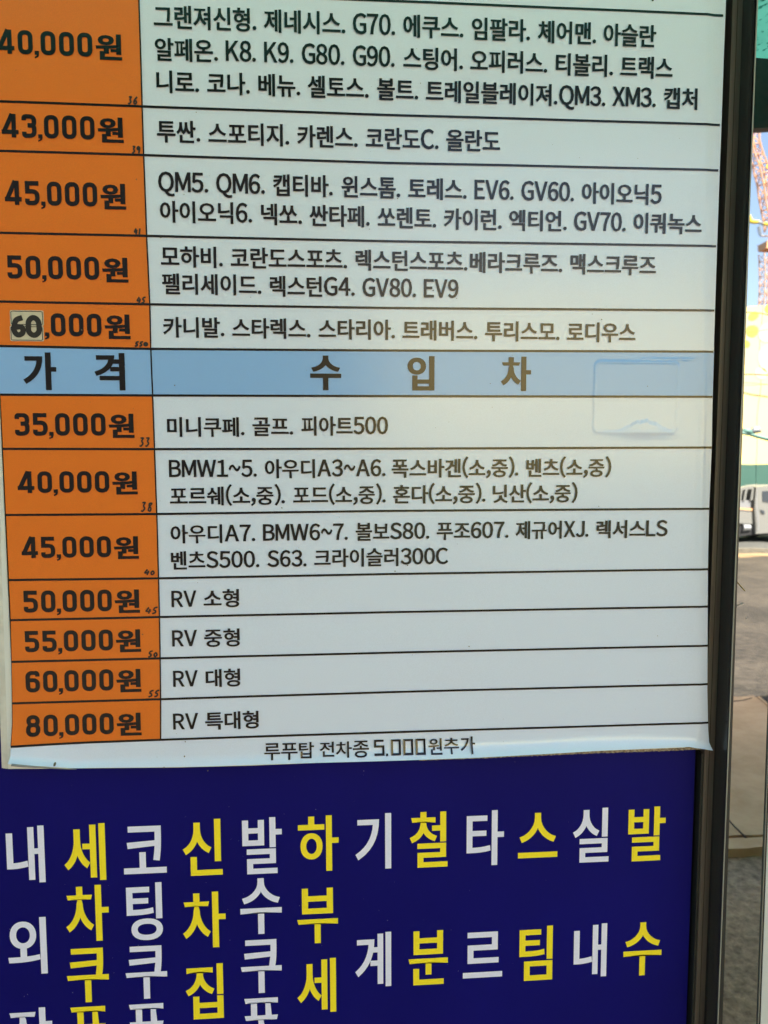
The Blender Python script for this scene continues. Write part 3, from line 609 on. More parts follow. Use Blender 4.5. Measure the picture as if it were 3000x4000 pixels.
  '모': [[689,685,689,392,227,392,227,685],[146,752,146,326,417,326,417,107,50,107,50,38,870,38,870,107,499,107,499,326,770,326,770,752]],
  '미': [[707,827,707,-79,790,-79,790,827],[101,738,101,149,517,149,517,738],[437,672,437,216,183,216,183,672]],
  '바': [[662,827,662,-78,745,-78,745,400,893,400,893,471,745,471,745,827],[86,750,86,139,507,139,507,750,425,750,425,512,168,512,168,750],[168,446,425,446,425,208,168,208]],
  '발': [[180,-68,784,-68,784,-1,261,-1,261,97,752,97,752,317,178,317,178,251,670,251,670,159,180,159],[87,789,87,395,506,395,506,789,424,789,424,660,169,660,169,789],[169,595,424,595,424,462,169,462],[669,827,669,360,752,360,752,564,885,564,885,632,752,632,752,827]],
  '버': [[169,455,420,455,420,217,169,217],[86,756,86,149,501,149,501,423,712,423,712,-79,794,-79,794,827,712,827,712,491,501,491,501,756,420,756,420,521,169,521,169,756]],
  '베': [[739,827,739,-78,819,-78,819,827],[161,450,352,450,352,218,161,218],[559,807,559,484,428,484,428,738,352,738,352,517,161,517,161,738,82,738,82,149,428,149,428,415,559,415,559,-33,638,-33,638,807]],
  '벤': [[733,827,733,140,812,140,812,827],[169,537,362,537,362,379,169,379],[90,754,90,311,440,311,440,497,560,497,560,167,639,167,639,809,560,809,560,565,440,565,440,754,362,754,362,602,169,602,169,754],[222,232,222,-58,839,-58,839,10,305,10,305,232]],
  '보': [[229,534,689,534,689,368,229,368],[146,763,146,300,417,300,417,106,50,106,50,37,870,37,870,106,499,106,499,300,771,300,771,763,689,763,689,602,229,602,229,763]],
  '볼': [[151,-68,789,-68,789,-3,232,-3,232,84,762,84,762,286,149,286,149,223,681,223,681,144,151,144],[240,665,678,665,678,579,240,579],[50,427,50,360,867,360,867,427,498,427,498,514,760,514,760,813,678,813,678,728,240,728,240,813,158,813,158,514,416,514,416,427]],
  '부': [[49,291,49,224,416,224,416,-78,498,-78,498,224,869,224,869,291],[153,790,153,399,765,399,765,790,682,790,682,666,235,666,235,790],[235,599,682,599,682,467,235,467]],
  '분': [[49,349,49,282,424,282,424,107,506,107,506,282,869,282,869,349],[153,188,153,-58,778,-58,778,10,235,10,235,188],[158,798,158,436,760,436,760,798,678,798,678,683,240,683,240,798],[240,619,678,619,678,503,240,503]],
  '블': [[151,-68,789,-68,789,-3,232,-3,232,86,762,86,762,288,149,288,149,225,681,225,681,146,151,146],[158,811,158,512,760,512,760,811,678,811,678,726,240,726,240,811],[240,663,678,663,678,577,240,577],[50,436,50,370,867,370,867,436]],
  '비': [[101,750,101,139,527,139,527,750,445,750,445,512,184,512,184,750],[184,446,445,446,445,208,184,208],[707,827,707,-79,790,-79,790,827]],
  '산': [[669,827,669,159,752,159,752,480,885,480,885,550,752,550,752,827],[190,223,190,-58,792,-58,792,10,274,10,274,223],[272,772,272,661,244,529,166,421,46,350,91,284,188,338,265,416,316,513,368,425,442,355,535,306,577,372,461,439,382,539,354,658,354,772]],
  '서': [[712,827,712,520,502,520,502,452,712,452,712,-79,794,-79,794,827],[283,749,283,587,252,422,169,278,49,180,101,113,196,186,273,290,326,416,379,297,455,199,550,129,600,196,481,288,398,427,367,587,367,749]],
  '세': [[555,808,555,503,406,503,406,434,555,434,555,-32,633,-32,633,808],[238,742,238,569,234,502,220,437,199,374,170,315,133,262,90,216,40,179,92,117,129,143,162,175,193,211,220,251,243,296,263,343,279,393,294,347,313,304,335,263,361,225,390,191,422,162,457,137,504,201,457,237,416,281,381,332,354,388,334,448,322,510,318,572,318,742],[739,827,739,-78,819,-78,819,827]],
  '셀': [[217,-68,847,-68,847,-1,299,-1,299,92,812,92,812,304,215,304,215,238,731,238,731,155,217,155],[733,826,733,345,812,345,812,826],[556,809,556,657,418,657,418,589,556,589,556,352,635,352,635,809],[237,789,237,697,215,588,151,488,50,415,96,352,175,404,236,476,278,560,317,486,375,424,450,379,494,442,398,504,338,593,317,693,317,789]],
  '소': [[415,328,415,108,50,108,50,40,870,40,870,108,497,108,497,328],[412,766,412,697,362,556,239,446,82,386,118,317,254,366,373,452,456,568,539,452,658,366,795,317,831,386,674,446,550,556,499,697,499,766]],
  '수': [[50,318,50,249,416,249,416,-78,498,-78,498,249,867,249,867,318],[416,795,416,744,407,690,381,640,340,595,289,555,228,523,162,498,92,483,125,416,185,429,243,449,298,474,348,505,393,541,431,582,460,627,489,582,527,541,571,505,622,474,676,449,734,429,794,416,827,483,757,498,691,523,630,556,578,596,538,641,511,691,502,744,502,795]],
  '쉐': [[237,761,237,711,215,619,152,541,52,488,93,425,174,465,236,523,278,594,318,531,376,481,451,445,492,507,399,554,338,625,317,711,317,761],[397,245,397,179,565,179,565,-30,643,-30,643,807,565,807,565,245],[49,299,105,299,234,303,234,-5,313,-5,313,307,381,313,448,321,513,332,507,394,348,378,182,371,38,370],[736,827,736,-78,815,-78,815,827]],
  '스': [[412,764,412,695,402,630,375,569,333,513,279,464,218,423,152,393,84,373,121,304,180,322,237,347,292,379,343,417,388,461,426,510,456,564,486,510,524,460,569,416,620,378,675,346,732,321,791,304,829,373,761,392,694,423,632,464,579,513,537,569,509,630,499,695,499,764],[50,113,50,44,870,44,870,113]],
  '슬': [[151,-68,789,-68,789,-3,232,-3,232,89,762,89,762,297,149,297,149,233,681,233,681,150,151,150],[50,447,50,379,867,379,867,447],[416,820,416,787,369,684,251,608,95,567,123,504,261,538,378,599,458,685,539,599,656,538,793,504,822,567,666,608,548,684,501,787,501,820]],
  '시': [[288,749,288,587,255,419,168,275,45,179,96,110,195,182,275,286,331,413,387,293,466,195,562,128,612,194,490,286,404,425,371,587,371,749],[707,827,707,-79,790,-79,790,827]],
  '신': [[285,776,285,685,280,625,264,568,239,514,205,465,163,422,114,386,59,359,103,293,146,314,187,340,223,371,256,406,285,445,309,488,328,533,348,490,372,451,400,415,433,382,469,354,508,330,551,310,594,376,539,401,491,435,449,475,415,522,390,573,374,628,369,685,369,776],[708,826,708,163,791,163,791,826],[210,224,210,-58,819,-58,819,10,293,10,293,224]],
  '실': [[285,801,285,732,279,677,263,624,238,574,203,529,161,490,112,457,56,433,98,367,142,386,183,410,221,439,254,472,284,508,308,548,328,591,348,551,373,514,402,481,435,450,472,424,512,402,556,384,597,449,542,472,493,502,451,539,417,582,391,628,375,679,369,732,369,801],[708,827,708,359,790,359,790,827],[209,-68,822,-68,822,-1,289,-1,289,95,791,95,791,313,206,313,206,247,709,247,709,158,209,158]],
  '싼': [[430,762,430,645,423,562,398,474,346,393,294,475,268,564,261,645,261,762,182,762,182,645,169,546,124,445,42,364,88,305,147,354,191,418,220,489,246,415,288,348,346,296,404,347,445,411,471,483,500,413,544,352,603,305,650,364,567,441,522,541,509,645,509,762],[688,827,688,163,770,163,770,484,884,484,884,554,770,554,770,827],[186,228,186,-58,806,-58,806,10,269,10,269,228]],
  '쏘': [[417,299,417,107,50,107,50,38,869,38,869,107,499,107,499,299],[595,758,595,652,580,569,534,486,458,418,382,488,336,571,321,652,321,758,239,758,239,652,217,553,155,462,56,396,100,333,179,382,239,448,280,526,319,450,379,383,458,334,537,382,597,447,636,523,676,445,737,380,817,333,860,396,761,459,699,549,678,652,678,758]],
  '아': [[662,827,662,-78,745,-78,745,396,893,396,893,466,745,466,745,827],[290,757,172,718,92,609,63,442,92,274,172,165,290,126,408,165,488,274,517,442,488,609,408,718],[290,683,367,653,419,569,438,442,419,314,367,230,290,200,213,230,161,314,142,442,161,569,213,653]],
  '알': [[180,-66,784,-66,784,1,261,1,261,102,752,102,752,324,178,324,178,258,670,258,670,164,180,164],[300,794,179,768,97,698,66,593,97,488,179,418,300,392,420,418,503,488,533,593,503,698,420,768],[300,726,379,709,433,662,453,593,433,524,379,476,300,459,221,476,167,524,147,593,167,662,221,709],[669,827,669,367,752,367,752,563,885,563,885,632,752,632,752,827]],
  '어': [[291,683,368,653,419,569,438,442,419,314,368,230,291,200,215,230,164,314,145,442,164,569,215,653],[712,827,712,482,515,482,479,628,401,723,291,757,174,718,95,609,66,442,95,274,174,165,291,126,403,162,481,261,515,415,712,415,712,-79,794,-79,794,827]],
  '언': [[297,695,375,676,430,623,450,545,430,466,375,413,297,393,218,413,163,466,143,545,163,623,218,676],[297,768,177,739,95,661,64,545,95,429,177,350,297,321,405,345,486,410,526,508,711,508,711,160,794,160,794,826,711,826,711,576,527,576,488,676,407,744],[217,227,217,-58,819,-58,819,10,299,10,299,227]],
  '에': [[253,674,315,645,356,563,370,437,356,310,315,228,253,199,192,228,152,310,138,437,152,563,192,645],[253,751,152,712,85,604,61,437,85,269,152,160,253,121,351,156,418,254,446,407,559,407,559,-32,638,-32,638,808,559,808,559,475,446,475,416,623,350,717],[739,827,739,-78,819,-78,819,827]],
  '엑': [[264,699,331,680,378,630,395,555,378,480,331,429,264,410,197,429,151,480,134,555,151,630,197,680],[264,770,158,742,86,667,59,555,86,443,158,368,264,340,362,363,432,425,468,520,562,520,562,293,640,293,640,809,562,809,562,588,468,588,433,683,362,747],[733,827,733,286,812,286,812,827],[206,243,206,176,730,176,730,-79,812,-79,812,243]],
  '오': [[458,701,587,680,674,620,707,531,674,440,587,381,458,360,330,381,243,440,210,531,243,620,330,680],[50,107,50,38,870,38,870,107,499,107,499,295,649,332,750,413,787,531,744,656,628,738,458,768,289,738,173,656,130,531,167,413,267,332,417,295,417,107]],
  '온': [[155,204,155,-58,776,-58,776,10,238,10,238,204],[458,733,582,719,662,680,691,620,662,559,582,520,458,507,334,520,254,559,225,620,254,680,334,719],[458,800,289,778,179,716,140,620,174,528,270,467,417,440,417,346,50,346,50,278,867,278,867,346,500,346,500,440,647,467,742,528,776,620,737,716,627,778]],
  '올': [[151,-68,789,-68,789,-3,232,-3,232,88,762,88,762,293,149,293,149,229,681,229,681,149,151,149],[458,753,584,742,663,710,691,660,663,609,584,577,458,566,333,577,253,609,226,660,253,710,333,742],[50,435,50,368,867,368,867,435,498,435,498,504,648,527,743,579,776,660,738,745,629,798,458,816,287,798,178,745,140,660,173,579,267,527,416,504,416,435]],
  '외': [[704,827,704,-79,787,-79,787,827],[343,696,381,693,416,683,445,667,470,646,488,620,500,590,504,555,500,521,488,491,470,465,445,443,416,427,381,417,343,414,305,417,270,427,241,443,216,465,198,491,186,521,182,555,186,590,198,620,216,646,241,667,270,683,305,693],[66,118,139,118,217,119,300,121,387,126,475,133,564,143,652,157,645,218,572,208,535,204,422,195,384,193,384,346,433,356,476,374,513,399,543,430,566,467,580,509,585,555,579,606,562,652,534,692,497,724,453,748,401,763,343,768,285,763,233,748,188,724,151,692,124,652,106,606,100,555,105,509,119,467,142,430,172,399,209,374,252,356,301,346,301,190,226,188,190,188,154,187,55,187]],
  '우': [[49,309,49,240,416,240,416,-78,498,-78,498,240,869,240,869,309],[457,791,292,767,181,698,141,592,181,487,292,418,457,394,623,418,734,487,774,592,734,698,623,767],[457,724,579,708,660,662,689,592,660,522,579,477,457,461,336,477,255,522,226,592,255,662,336,708]],
  '원': [[339,790,223,770,145,715,117,632,145,549,223,494,339,475,455,494,533,549,561,632,533,715,455,770],[339,728,413,716,464,683,482,632,464,582,413,549,339,537,264,549,213,582,195,632,213,683,264,716],[56,340,134,340,306,344,306,170,389,170,389,349,471,355,554,364,634,375,628,435,429,418,228,410,45,408],[523,292,523,232,707,232,707,139,790,139,790,826,707,826,707,292],[173,206,173,-58,812,-58,812,10,256,10,256,206]],
  '윈': [[703,827,703,139,786,139,786,827],[63,317,143,317,230,319,321,322,321,170,404,170,404,327,484,333,565,342,644,354,638,414,438,394,235,387,51,385],[178,201,178,-58,811,-58,811,10,260,10,260,201],[348,788,229,767,150,710,121,621,150,533,229,475,348,454,467,475,546,533,575,621,546,710,467,767],[348,725,426,712,478,676,497,621,478,566,426,530,348,517,271,530,219,566,200,621,219,676,271,712]],
  '이': [[313,757,194,718,113,609,83,442,113,274,194,165,313,126,431,165,512,274,542,442,512,609,431,718],[313,683,391,653,443,569,462,442,443,314,391,230,313,200,235,230,182,314,163,442,182,569,235,653],[707,827,707,-79,790,-79,790,827]],
  '일': [[209,-66,822,-66,822,1,289,1,289,100,791,100,791,319,206,319,206,253,709,253,709,162,209,162],[304,794,183,768,101,698,70,593,101,489,183,419,304,393,424,419,507,489,537,593,507,698,424,768],[304,725,383,708,437,662,457,593,437,524,383,478,304,461,225,478,171,524,151,593,171,662,225,708],[708,827,708,364,791,364,791,827]],
  '임': [[306,779,184,752,101,678,70,567,101,457,184,383,306,356,428,383,511,457,542,567,511,678,428,752],[306,709,386,691,441,641,461,567,441,494,386,444,306,426,226,444,171,494,151,567,171,641,226,691],[708,826,708,310,791,310,791,826],[207,261,207,-66,791,-66,791,261],[710,194,710,2,288,2,288,194]],
  '입': [[306,784,250,779,200,764,156,741,120,709,93,671,76,626,70,575,76,525,93,480,120,441,156,410,200,387,250,372,306,367,362,372,413,387,456,410,492,441,519,480,536,525,542,575,536,626,519,671,492,709,456,741,413,764,362,779],[306,714,343,711,376,701,405,685,428,664,446,638,457,609,461,575,457,541,446,512,428,486,405,465,376,449,343,439,306,436,269,439,236,449,207,465,184,486,166,512,155,541,151,575,155,609,166,638,184,664,207,685,236,701,269,711],[708,827,708,341,791,341,791,827],[209,296,209,-66,791,-66,791,296,709,296,709,187,290,187,290,296],[290,121,709,121,709,2,290,2]],
  '장': [[669,827,669,282,752,282,752,528,885,528,885,597,752,597,752,827],[464,257,389,253,324,242,269,225,225,200,193,170,173,133,166,91,173,49,193,12,225,-19,269,-43,324,-61,389,-72,464,-76,538,-72,603,-61,658,-43,701,-19,734,12,753,49,760,91,753,133,734,170,701,200,658,225,603,242,538,253],[464,191,518,189,565,182,605,171,637,157,660,138,674,116,679,91,674,65,660,43,637,24,605,10,565,-1,518,-8,464,-10,410,-8,363,-1,323,10,291,24,267,43,253,65,248,91,253,116,267,138,291,157,323,171,363,182,410,189],[71,760,71,692,273,692,273,656,268,602,252,550,226,501,192,457,150,419,101,387,46,363,88,297,133,316,174,340,211,368,244,401,273,437,297,476,316,519,335,482,358,447,386,415,418,387,453,362,492,341,535,324,574,389,520,412,473,441,433,476,400,516,376,560,361,607,356,657,356,692,555,692,555,760]],
  '전': [[711,826,711,577,529,577,529,509,711,509,711,163,794,163,794,826],[217,222,217,-58,819,-58,819,10,299,10,299,222],[79,753,79,685,280,685,280,641,251,517,171,414,53,345,96,278,194,331,271,409,323,504,374,418,448,348,541,299,583,365,468,431,392,528,364,641,364,685,562,685,562,753]],
  '제': [[557,806,557,502,408,502,408,434,557,434,557,-31,635,-31,635,806],[64,721,64,653,235,653,235,571,212,409,145,267,39,165,90,103,171,174,234,272,276,388,318,281,378,191,457,124,507,186,402,283,337,417,315,571,315,653,477,653,477,721],[738,827,738,-78,817,-78,817,827]],
  '져': [[530,380,530,310,711,310,711,-78,794,-78,794,827,711,827,711,573,530,573,530,503,711,503,711,380],[76,734,76,666,279,666,279,562,247,400,162,258,43,160,98,97,192,172,269,278,323,406,378,288,454,189,547,119,596,183,479,279,395,415,363,562,363,666,565,666,565,734]],
  '조': [[418,326,418,107,50,107,50,38,870,38,870,107,501,107,501,326],[118,745,118,676,416,676,416,657,366,522,243,417,90,360,124,294,259,342,378,424,460,536,543,426,662,345,798,298,832,364,676,419,552,523,502,657,502,676,800,676,800,745]],
  '종': [[50,377,50,309,867,309,867,377,499,377,499,505,417,505,417,377],[125,785,125,718,405,718,357,628,244,561,95,526,125,460,267,493,384,556,458,643,534,556,650,493,792,460,822,526,673,562,560,628,512,718,793,718,793,785],[458,236,291,218,185,165,148,80,185,-5,291,-58,458,-76,624,-58,730,-5,767,80,730,165,624,218],[458,171,580,160,657,129,684,80,657,30,580,-1,458,-12,336,-1,259,30,232,80,259,129,336,160]],
  '중': [[125,785,125,718,405,718,357,627,244,560,96,524,125,458,267,492,384,554,458,642,534,554,650,492,792,458,822,524,673,560,560,627,512,718,793,718,793,785],[458,177,579,166,657,134,684,83,657,32,579,-1,458,-12,336,-1,259,32,232,83,259,134,336,166],[50,404,50,336,417,336,417,241,272,218,180,164,148,83,185,-4,291,-57,458,-76,624,-57,730,-4,767,83,735,164,643,218,499,241,499,336,867,336,867,404]],
  '즈': [[118,737,118,669,416,669,416,630,366,495,243,390,90,334,124,267,259,315,378,398,460,510,543,400,662,318,798,271,832,337,676,393,552,496,502,630,502,669,800,669,800,737],[50,111,50,42,870,42,870,111]],
  '지': [[79,734,79,665,289,665,289,551,256,395,170,256,50,162,98,96,195,167,276,270,332,394,389,278,469,184,568,118,614,184,492,271,406,401,373,551,373,665,584,665,584,734],[707,827,707,-78,790,-78,790,827]],
  '집': [[84,767,84,700,291,700,291,679,285,627,269,578,243,531,209,490,166,453,117,423,61,401,103,335,148,353,189,376,227,404,261,435,290,470,315,508,334,549,354,510,379,475,408,442,442,414,479,388,519,367,563,351,604,416,549,437,500,466,458,500,423,539,397,583,381,630,375,679,375,700,579,700,579,767],[708,827,708,337,791,337,791,827],[209,293,209,-66,791,-66,791,293,709,293,709,185,290,185,290,293],[290,119,709,119,709,2,290,2]],
  '차': [[662,827,662,-78,745,-78,745,386,893,386,893,456,745,456,745,827],[269,810,269,670,66,670,66,603,270,603,270,534,264,468,248,403,222,342,187,285,145,235,96,193,41,161,88,97,131,122,171,152,207,188,240,229,269,274,293,323,312,375,331,327,354,281,381,239,412,201,447,167,484,138,525,114,572,177,519,209,471,250,430,299,397,353,372,411,356,472,351,534,351,603,552,603,552,670,352,670,352,810]],
  '처': [[517,464,517,396,711,396,711,-79,794,-79,794,827,711,827,711,464],[280,810,280,670,76,670,76,603,280,603,280,534,250,382,170,251,52,161,98,97,193,164,269,260,322,377,375,266,453,176,548,113,594,177,475,264,393,389,362,534,362,603,563,603,563,670,363,670,363,810]],
  '철': [[213,-68,827,-68,827,-2,295,-2,295,94,793,94,793,309,211,309,211,244,711,244,711,156,213,156],[276,831,276,737,75,737,75,670,276,670,276,649,270,605,254,563,228,524,193,489,151,459,102,435,47,416,84,352,129,367,171,386,210,409,244,436,274,466,298,500,318,536,339,503,364,473,394,445,428,421,467,400,508,383,553,369,589,433,534,450,485,472,442,500,407,532,381,568,364,607,358,649,358,670,558,670,558,737,359,737,359,831],[711,827,711,602,531,602,531,535,711,535,711,353,793,353,793,827]],
  '체': [[557,806,557,470,419,470,419,401,557,401,557,-31,635,-31,635,806],[235,794,235,660,67,660,67,592,235,592,235,548,212,400,147,267,42,170,91,107,171,175,233,267,275,376,318,274,380,189,460,127,507,189,403,280,337,406,314,548,314,592,480,592,480,660,314,660,314,794],[738,827,738,-78,817,-78,817,827]],
  '추': [[417,827,417,715,129,715,129,648,417,648,371,543,255,460,101,415,131,349,265,385,379,449,459,537,538,450,651,385,785,349,815,415,661,461,545,543,500,648,788,648,788,715,499,715,499,827],[50,280,50,211,417,211,417,-79,499,-79,499,211,867,211,867,280]],
  '츠': [[418,806,418,682,126,682,126,614,417,614,373,480,258,380,98,324,131,257,267,302,381,377,459,480,537,377,651,302,787,257,820,324,660,380,545,480,501,614,792,614,792,682,500,682,500,806],[50,107,50,38,870,38,870,107]],
  '카': [[662,827,662,-77,745,-77,745,391,889,391,889,460,745,460,745,827],[108,733,108,665,432,665,427,611,418,559,405,508,62,484,75,411,379,440,309,326,203,224,58,135,104,71,355,256,480,481,515,733]],
  '캡': [[535,809,535,331,614,331,614,537,733,537,733,324,812,324,812,826,733,826,733,605,614,605,614,809],[219,285,219,-66,812,-66,812,285,731,285,731,181,302,181,302,285],[302,115,731,115,731,1,302,1],[99,770,99,702,368,702,364,670,357,639,347,609,57,590,70,521,316,546,255,474,171,412,61,360,99,299,299,415,414,573,451,770]],
  '코': [[148,739,148,671,687,671,685,521,122,498,135,426,681,458,679,431,675,402,672,372,662,310,656,277,649,243,731,234,745,310,755,379,762,442,765,500,767,554,768,605,768,739],[368,348,368,114,50,114,50,45,867,45,867,114,450,114,450,348]],
  '쿠': [[50,340,50,272,418,272,418,-77,501,-77,501,272,867,272,867,340,731,340,743,401,751,457,757,509,760,558,762,603,763,647,763,770,153,770,153,703,684,703,682,575,127,556,138,484,678,511,648,340]],
  '쿼': [[53,302,127,302,287,306,287,-29,370,-29,370,309,462,316,555,326,647,339,641,400,529,387,549,526,557,635,558,753,119,753,119,685,477,685,473,583,99,562,112,491,468,520,455,431,446,381,304,374,168,371,42,370],[507,233,507,166,711,166,711,-78,794,-78,794,826,711,826,711,233]],
  '크': [[148,735,148,667,686,667,684,484,123,460,135,392,681,421,674,349,663,273,646,191,729,183,756,350,766,492,767,624,767,735],[50,117,50,48,867,48,867,117]],
  '타': [[662,827,662,-78,745,-78,745,394,893,394,893,464,745,464,745,827],[89,745,89,140,230,140,355,144,413,148,470,153,528,160,586,169,578,237,522,228,467,221,412,216,357,212,238,208,172,208,172,424,490,424,490,491,172,491,172,676,510,676,510,745]],
  '탑': [[669,827,669,325,752,325,752,545,885,545,885,615,752,615,752,827],[182,285,182,-66,752,-66,752,285,669,285,669,179,264,179,264,285],[264,113,669,113,669,2,264,2],[91,777,91,355,160,355,322,357,452,364,572,381,563,448,449,432,326,424,174,422,174,535,488,535,488,602,174,602,174,710,504,710,504,777]],
  '턴': [[711,826,711,572,537,572,537,505,711,505,711,155,794,155,794,826],[215,212,215,-58,818,-58,818,10,298,10,298,212],[96,756,96,297,162,297,315,299,439,306,555,323,547,390,438,375,321,368,178,366,178,498,475,498,475,565,178,565,178,688,500,688,500,756]],
  '토': [[155,753,155,290,417,290,417,103,50,103,50,35,870,35,870,103,500,103,500,290,776,290,776,357,239,357,239,492,747,492,747,559,239,559,239,685,767,685,767,753]],
  '톰': [[157,806,157,441,416,441,416,351,49,351,49,284,867,284,867,351,499,351,499,441,771,441,771,507,240,507,240,595,742,595,742,658,240,658,240,740,766,740,766,806],[150,206,150,-66,767,-66,767,206],[686,140,686,1,231,1,231,140]],
  '투': [[159,785,159,372,777,372,777,439,240,439,240,548,746,548,746,614,240,614,240,718,767,718,767,785],[49,280,49,211,417,211,417,-78,499,-78,499,211,869,211,869,280]],
  '트': [[155,749,155,272,776,272,776,339,239,339,239,481,747,481,747,548,239,548,239,681,767,681,767,749],[50,108,50,39,870,39,870,108]],
  '특': [[157,803,157,434,771,434,771,499,240,499,240,589,742,589,742,653,240,653,240,737,766,737,766,803],[49,349,49,282,867,282,867,349],[141,195,141,128,678,128,678,-78,761,-78,761,195]],
  '티': [[107,745,107,140,179,140,337,142,476,151,614,169,605,237,473,219,340,210,189,208,189,424,512,424,512,491,189,491,189,676,545,676,545,745],[709,827,709,-78,792,-78,792,827]],
  '팀': [[102,772,102,342,255,342,326,343,390,345,449,348,504,353,559,359,614,368,605,434,552,426,500,419,447,415,390,412,329,410,261,409,185,409,185,527,507,527,507,593,185,593,185,704,532,704,532,772],[708,826,708,287,791,287,791,826],[207,242,207,-66,791,-66,791,242],[710,176,710,2,288,2,288,176]],
  '팅': [[102,760,102,330,255,330,326,331,390,333,504,341,559,348,614,356,605,423,552,415,500,408,447,404,390,401,329,399,261,398,185,398,185,515,507,515,507,581,185,581,185,693,532,693,532,760],[708,826,708,267,791,267,791,826],[492,253,416,249,349,239,293,221,249,197,216,167,196,131,189,89,196,47,216,10,249,-20,293,-44,349,-62,416,-72,492,-76,568,-72,634,-62,691,-44,736,-20,769,10,789,47,796,89,789,131,769,167,736,197,691,221,634,239,568,249],[492,188,547,186,596,179,636,169,669,154,693,136,708,114,713,89,708,64,693,42,669,23,636,9,596,-2,547,-9,492,-11,436,-9,388,-2,347,9,315,23,291,42,276,64,271,89,276,114,291,136,315,154,347,169,388,179,436,186]],
  '팔': [[180,-68,784,-68,784,-1,261,-1,261,97,752,97,752,314,178,314,178,248,670,248,670,159,180,159],[62,389,232,391,420,399,607,419,603,480,471,468,471,700,561,700,561,765,77,765,77,700,167,700,167,458,52,457],[247,700,391,700,391,463,247,459],[669,827,669,358,752,358,752,560,885,560,885,629,752,629,752,827]],
  '페': [[567,805,567,483,445,483,445,409,567,409,567,-30,646,-30,646,805],[50,145,186,147,344,156,497,176,491,237,397,227,397,644,471,644,471,712,59,712,59,644,133,644,133,216,40,215],[209,644,320,644,320,222,209,217],[742,827,742,-78,822,-78,822,827]],
  '펠': [[220,-68,848,-68,848,-2,302,-2,302,91,815,91,815,300,218,300,218,236,733,236,733,152,220,152],[736,827,736,344,815,344,815,827],[55,377,194,379,352,386,507,404,503,464,405,455,405,704,483,704,483,770,62,770,62,704,138,704,138,445,46,445],[215,704,329,704,329,451,215,447],[569,809,569,621,452,621,452,555,569,555,569,348,647,348,647,809]],
  '포': [[124,376,124,310,416,310,416,104,50,104,50,34,870,34,870,104,498,104,498,310,791,310,791,376,652,376,652,672,793,672,793,740,122,740,122,672,262,672,262,376],[345,672,570,672,570,376,345,376]],
  '폭': [[50,354,50,287,867,287,867,354,500,354,500,464,786,464,786,530,653,530,653,726,789,726,789,794,126,794,126,726,262,726,262,530,129,530,129,464,417,464,417,354],[345,726,570,726,570,530,345,530],[141,197,141,130,683,130,683,-78,766,-78,766,197]],
  '폰': [[155,191,155,-58,776,-58,776,10,238,10,238,191],[50,337,50,270,867,270,867,337,500,337,500,447,786,447,786,513,653,513,653,718,789,718,789,786,126,786,126,718,262,718,262,513,129,513,129,447,417,447,417,337],[345,718,570,718,570,513,345,513]],
  '푸': [[49,291,49,222,417,222,417,-77,499,-77,499,222,869,222,869,291],[130,462,130,395,787,395,787,462,654,462,654,708,791,708,791,776,127,776,127,708,263,708,263,462],[346,708,572,708,572,462,346,462]],
  '프': [[124,354,124,287,791,287,791,354,652,354,652,668,793,668,793,736,122,736,122,668,262,668,262,354],[345,668,570,668,570,354,345,354],[50,108,50,38,870,38,870,108]],
  '피': [[58,146,238,148,436,157,635,180,630,242,484,228,484,662,584,662,584,730,72,730,72,662,172,662,172,217,49,216],[252,662,403,662,403,224,252,218],[709,827,709,-78,792,-78,792,827]],
  '하': [[273,816,273,682,45,682,45,614,578,614,578,682,356,682,356,816],[316,540,263,535,216,520,175,497,142,465,116,427,101,382,95,332,101,282,116,237,142,198,175,167,216,144,263,129,316,124,368,129,415,144,456,167,489,198,515,237,530,282,536,332,530,382,515,427,489,465,456,497,415,520,368,535],[316,471,349,468,379,458,406,442,427,421,443,395,453,365,457,332,453,298,443,269,427,243,406,222,379,206,349,196,316,193,282,196,252,206,226,222,204,243,188,269,178,298,174,332,178,365,188,395,204,421,226,442,252,458,282,468],[663,827,663,-78,745,-78,745,386,893,386,893,455,745,455,745,827]],
  '형': [[711,827,711,610,558,610,558,542,711,542,711,434,557,434,557,366,711,366,711,243,794,243,794,827],[267,835,267,727,51,727,51,660,558,660,558,727,349,727,349,835],[307,614,258,610,214,598,176,580,145,555,122,523,108,487,103,446,108,405,122,369,145,338,176,313,214,294,258,283,307,279,356,283,401,294,438,313,469,338,493,369,507,405,512,446,507,487,493,523,469,555,438,580,401,598,356,610],[307,550,338,548,366,540,389,529,409,513,423,494,432,472,435,446,432,420,423,398,409,379,389,363,366,352,338,344,307,342,276,344,249,352,226,363,207,379,193,398,184,420,181,446,184,472,193,494,207,513,226,529,249,540,276,548],[498,233,422,230,356,219,300,203,256,180,223,152,203,117,196,78,203,39,223,5,256,-23,300,-46,356,-62,422,-73,498,-76,574,-73,639,-62,695,-46,739,-23,772,5,792,39,799,78,792,117,772,152,739,180,695,203,639,219,574,230],[498,168,552,166,599,160,638,151,670,138,693,121,707,101,712,78,707,55,693,35,670,19,638,5,599,-4,552,-10,498,-12,444,-10,397,-4,357,5,325,19,301,35,287,55,282,78,287,101,301,121,325,138,357,151,397,160,444,166]],
  '혼': [[417,837,417,743,93,743,93,679,820,679,820,743,500,743,500,837],[458,579,571,570,642,544,666,502,642,460,571,434,458,425,345,434,274,460,250,502,274,544,345,570],[458,639,300,623,201,577,166,502,196,432,281,385,417,365,417,293,50,293,50,227,867,227,867,293,500,293,500,365,635,385,721,432,750,502,715,577,616,623],[155,168,155,-58,776,-58,776,9,238,9,238,168]],
}
def area(P): return sum(P[i-1][0]*P[i][1]-P[i][0]*P[i-1][1] for i in range(len(P)))/2
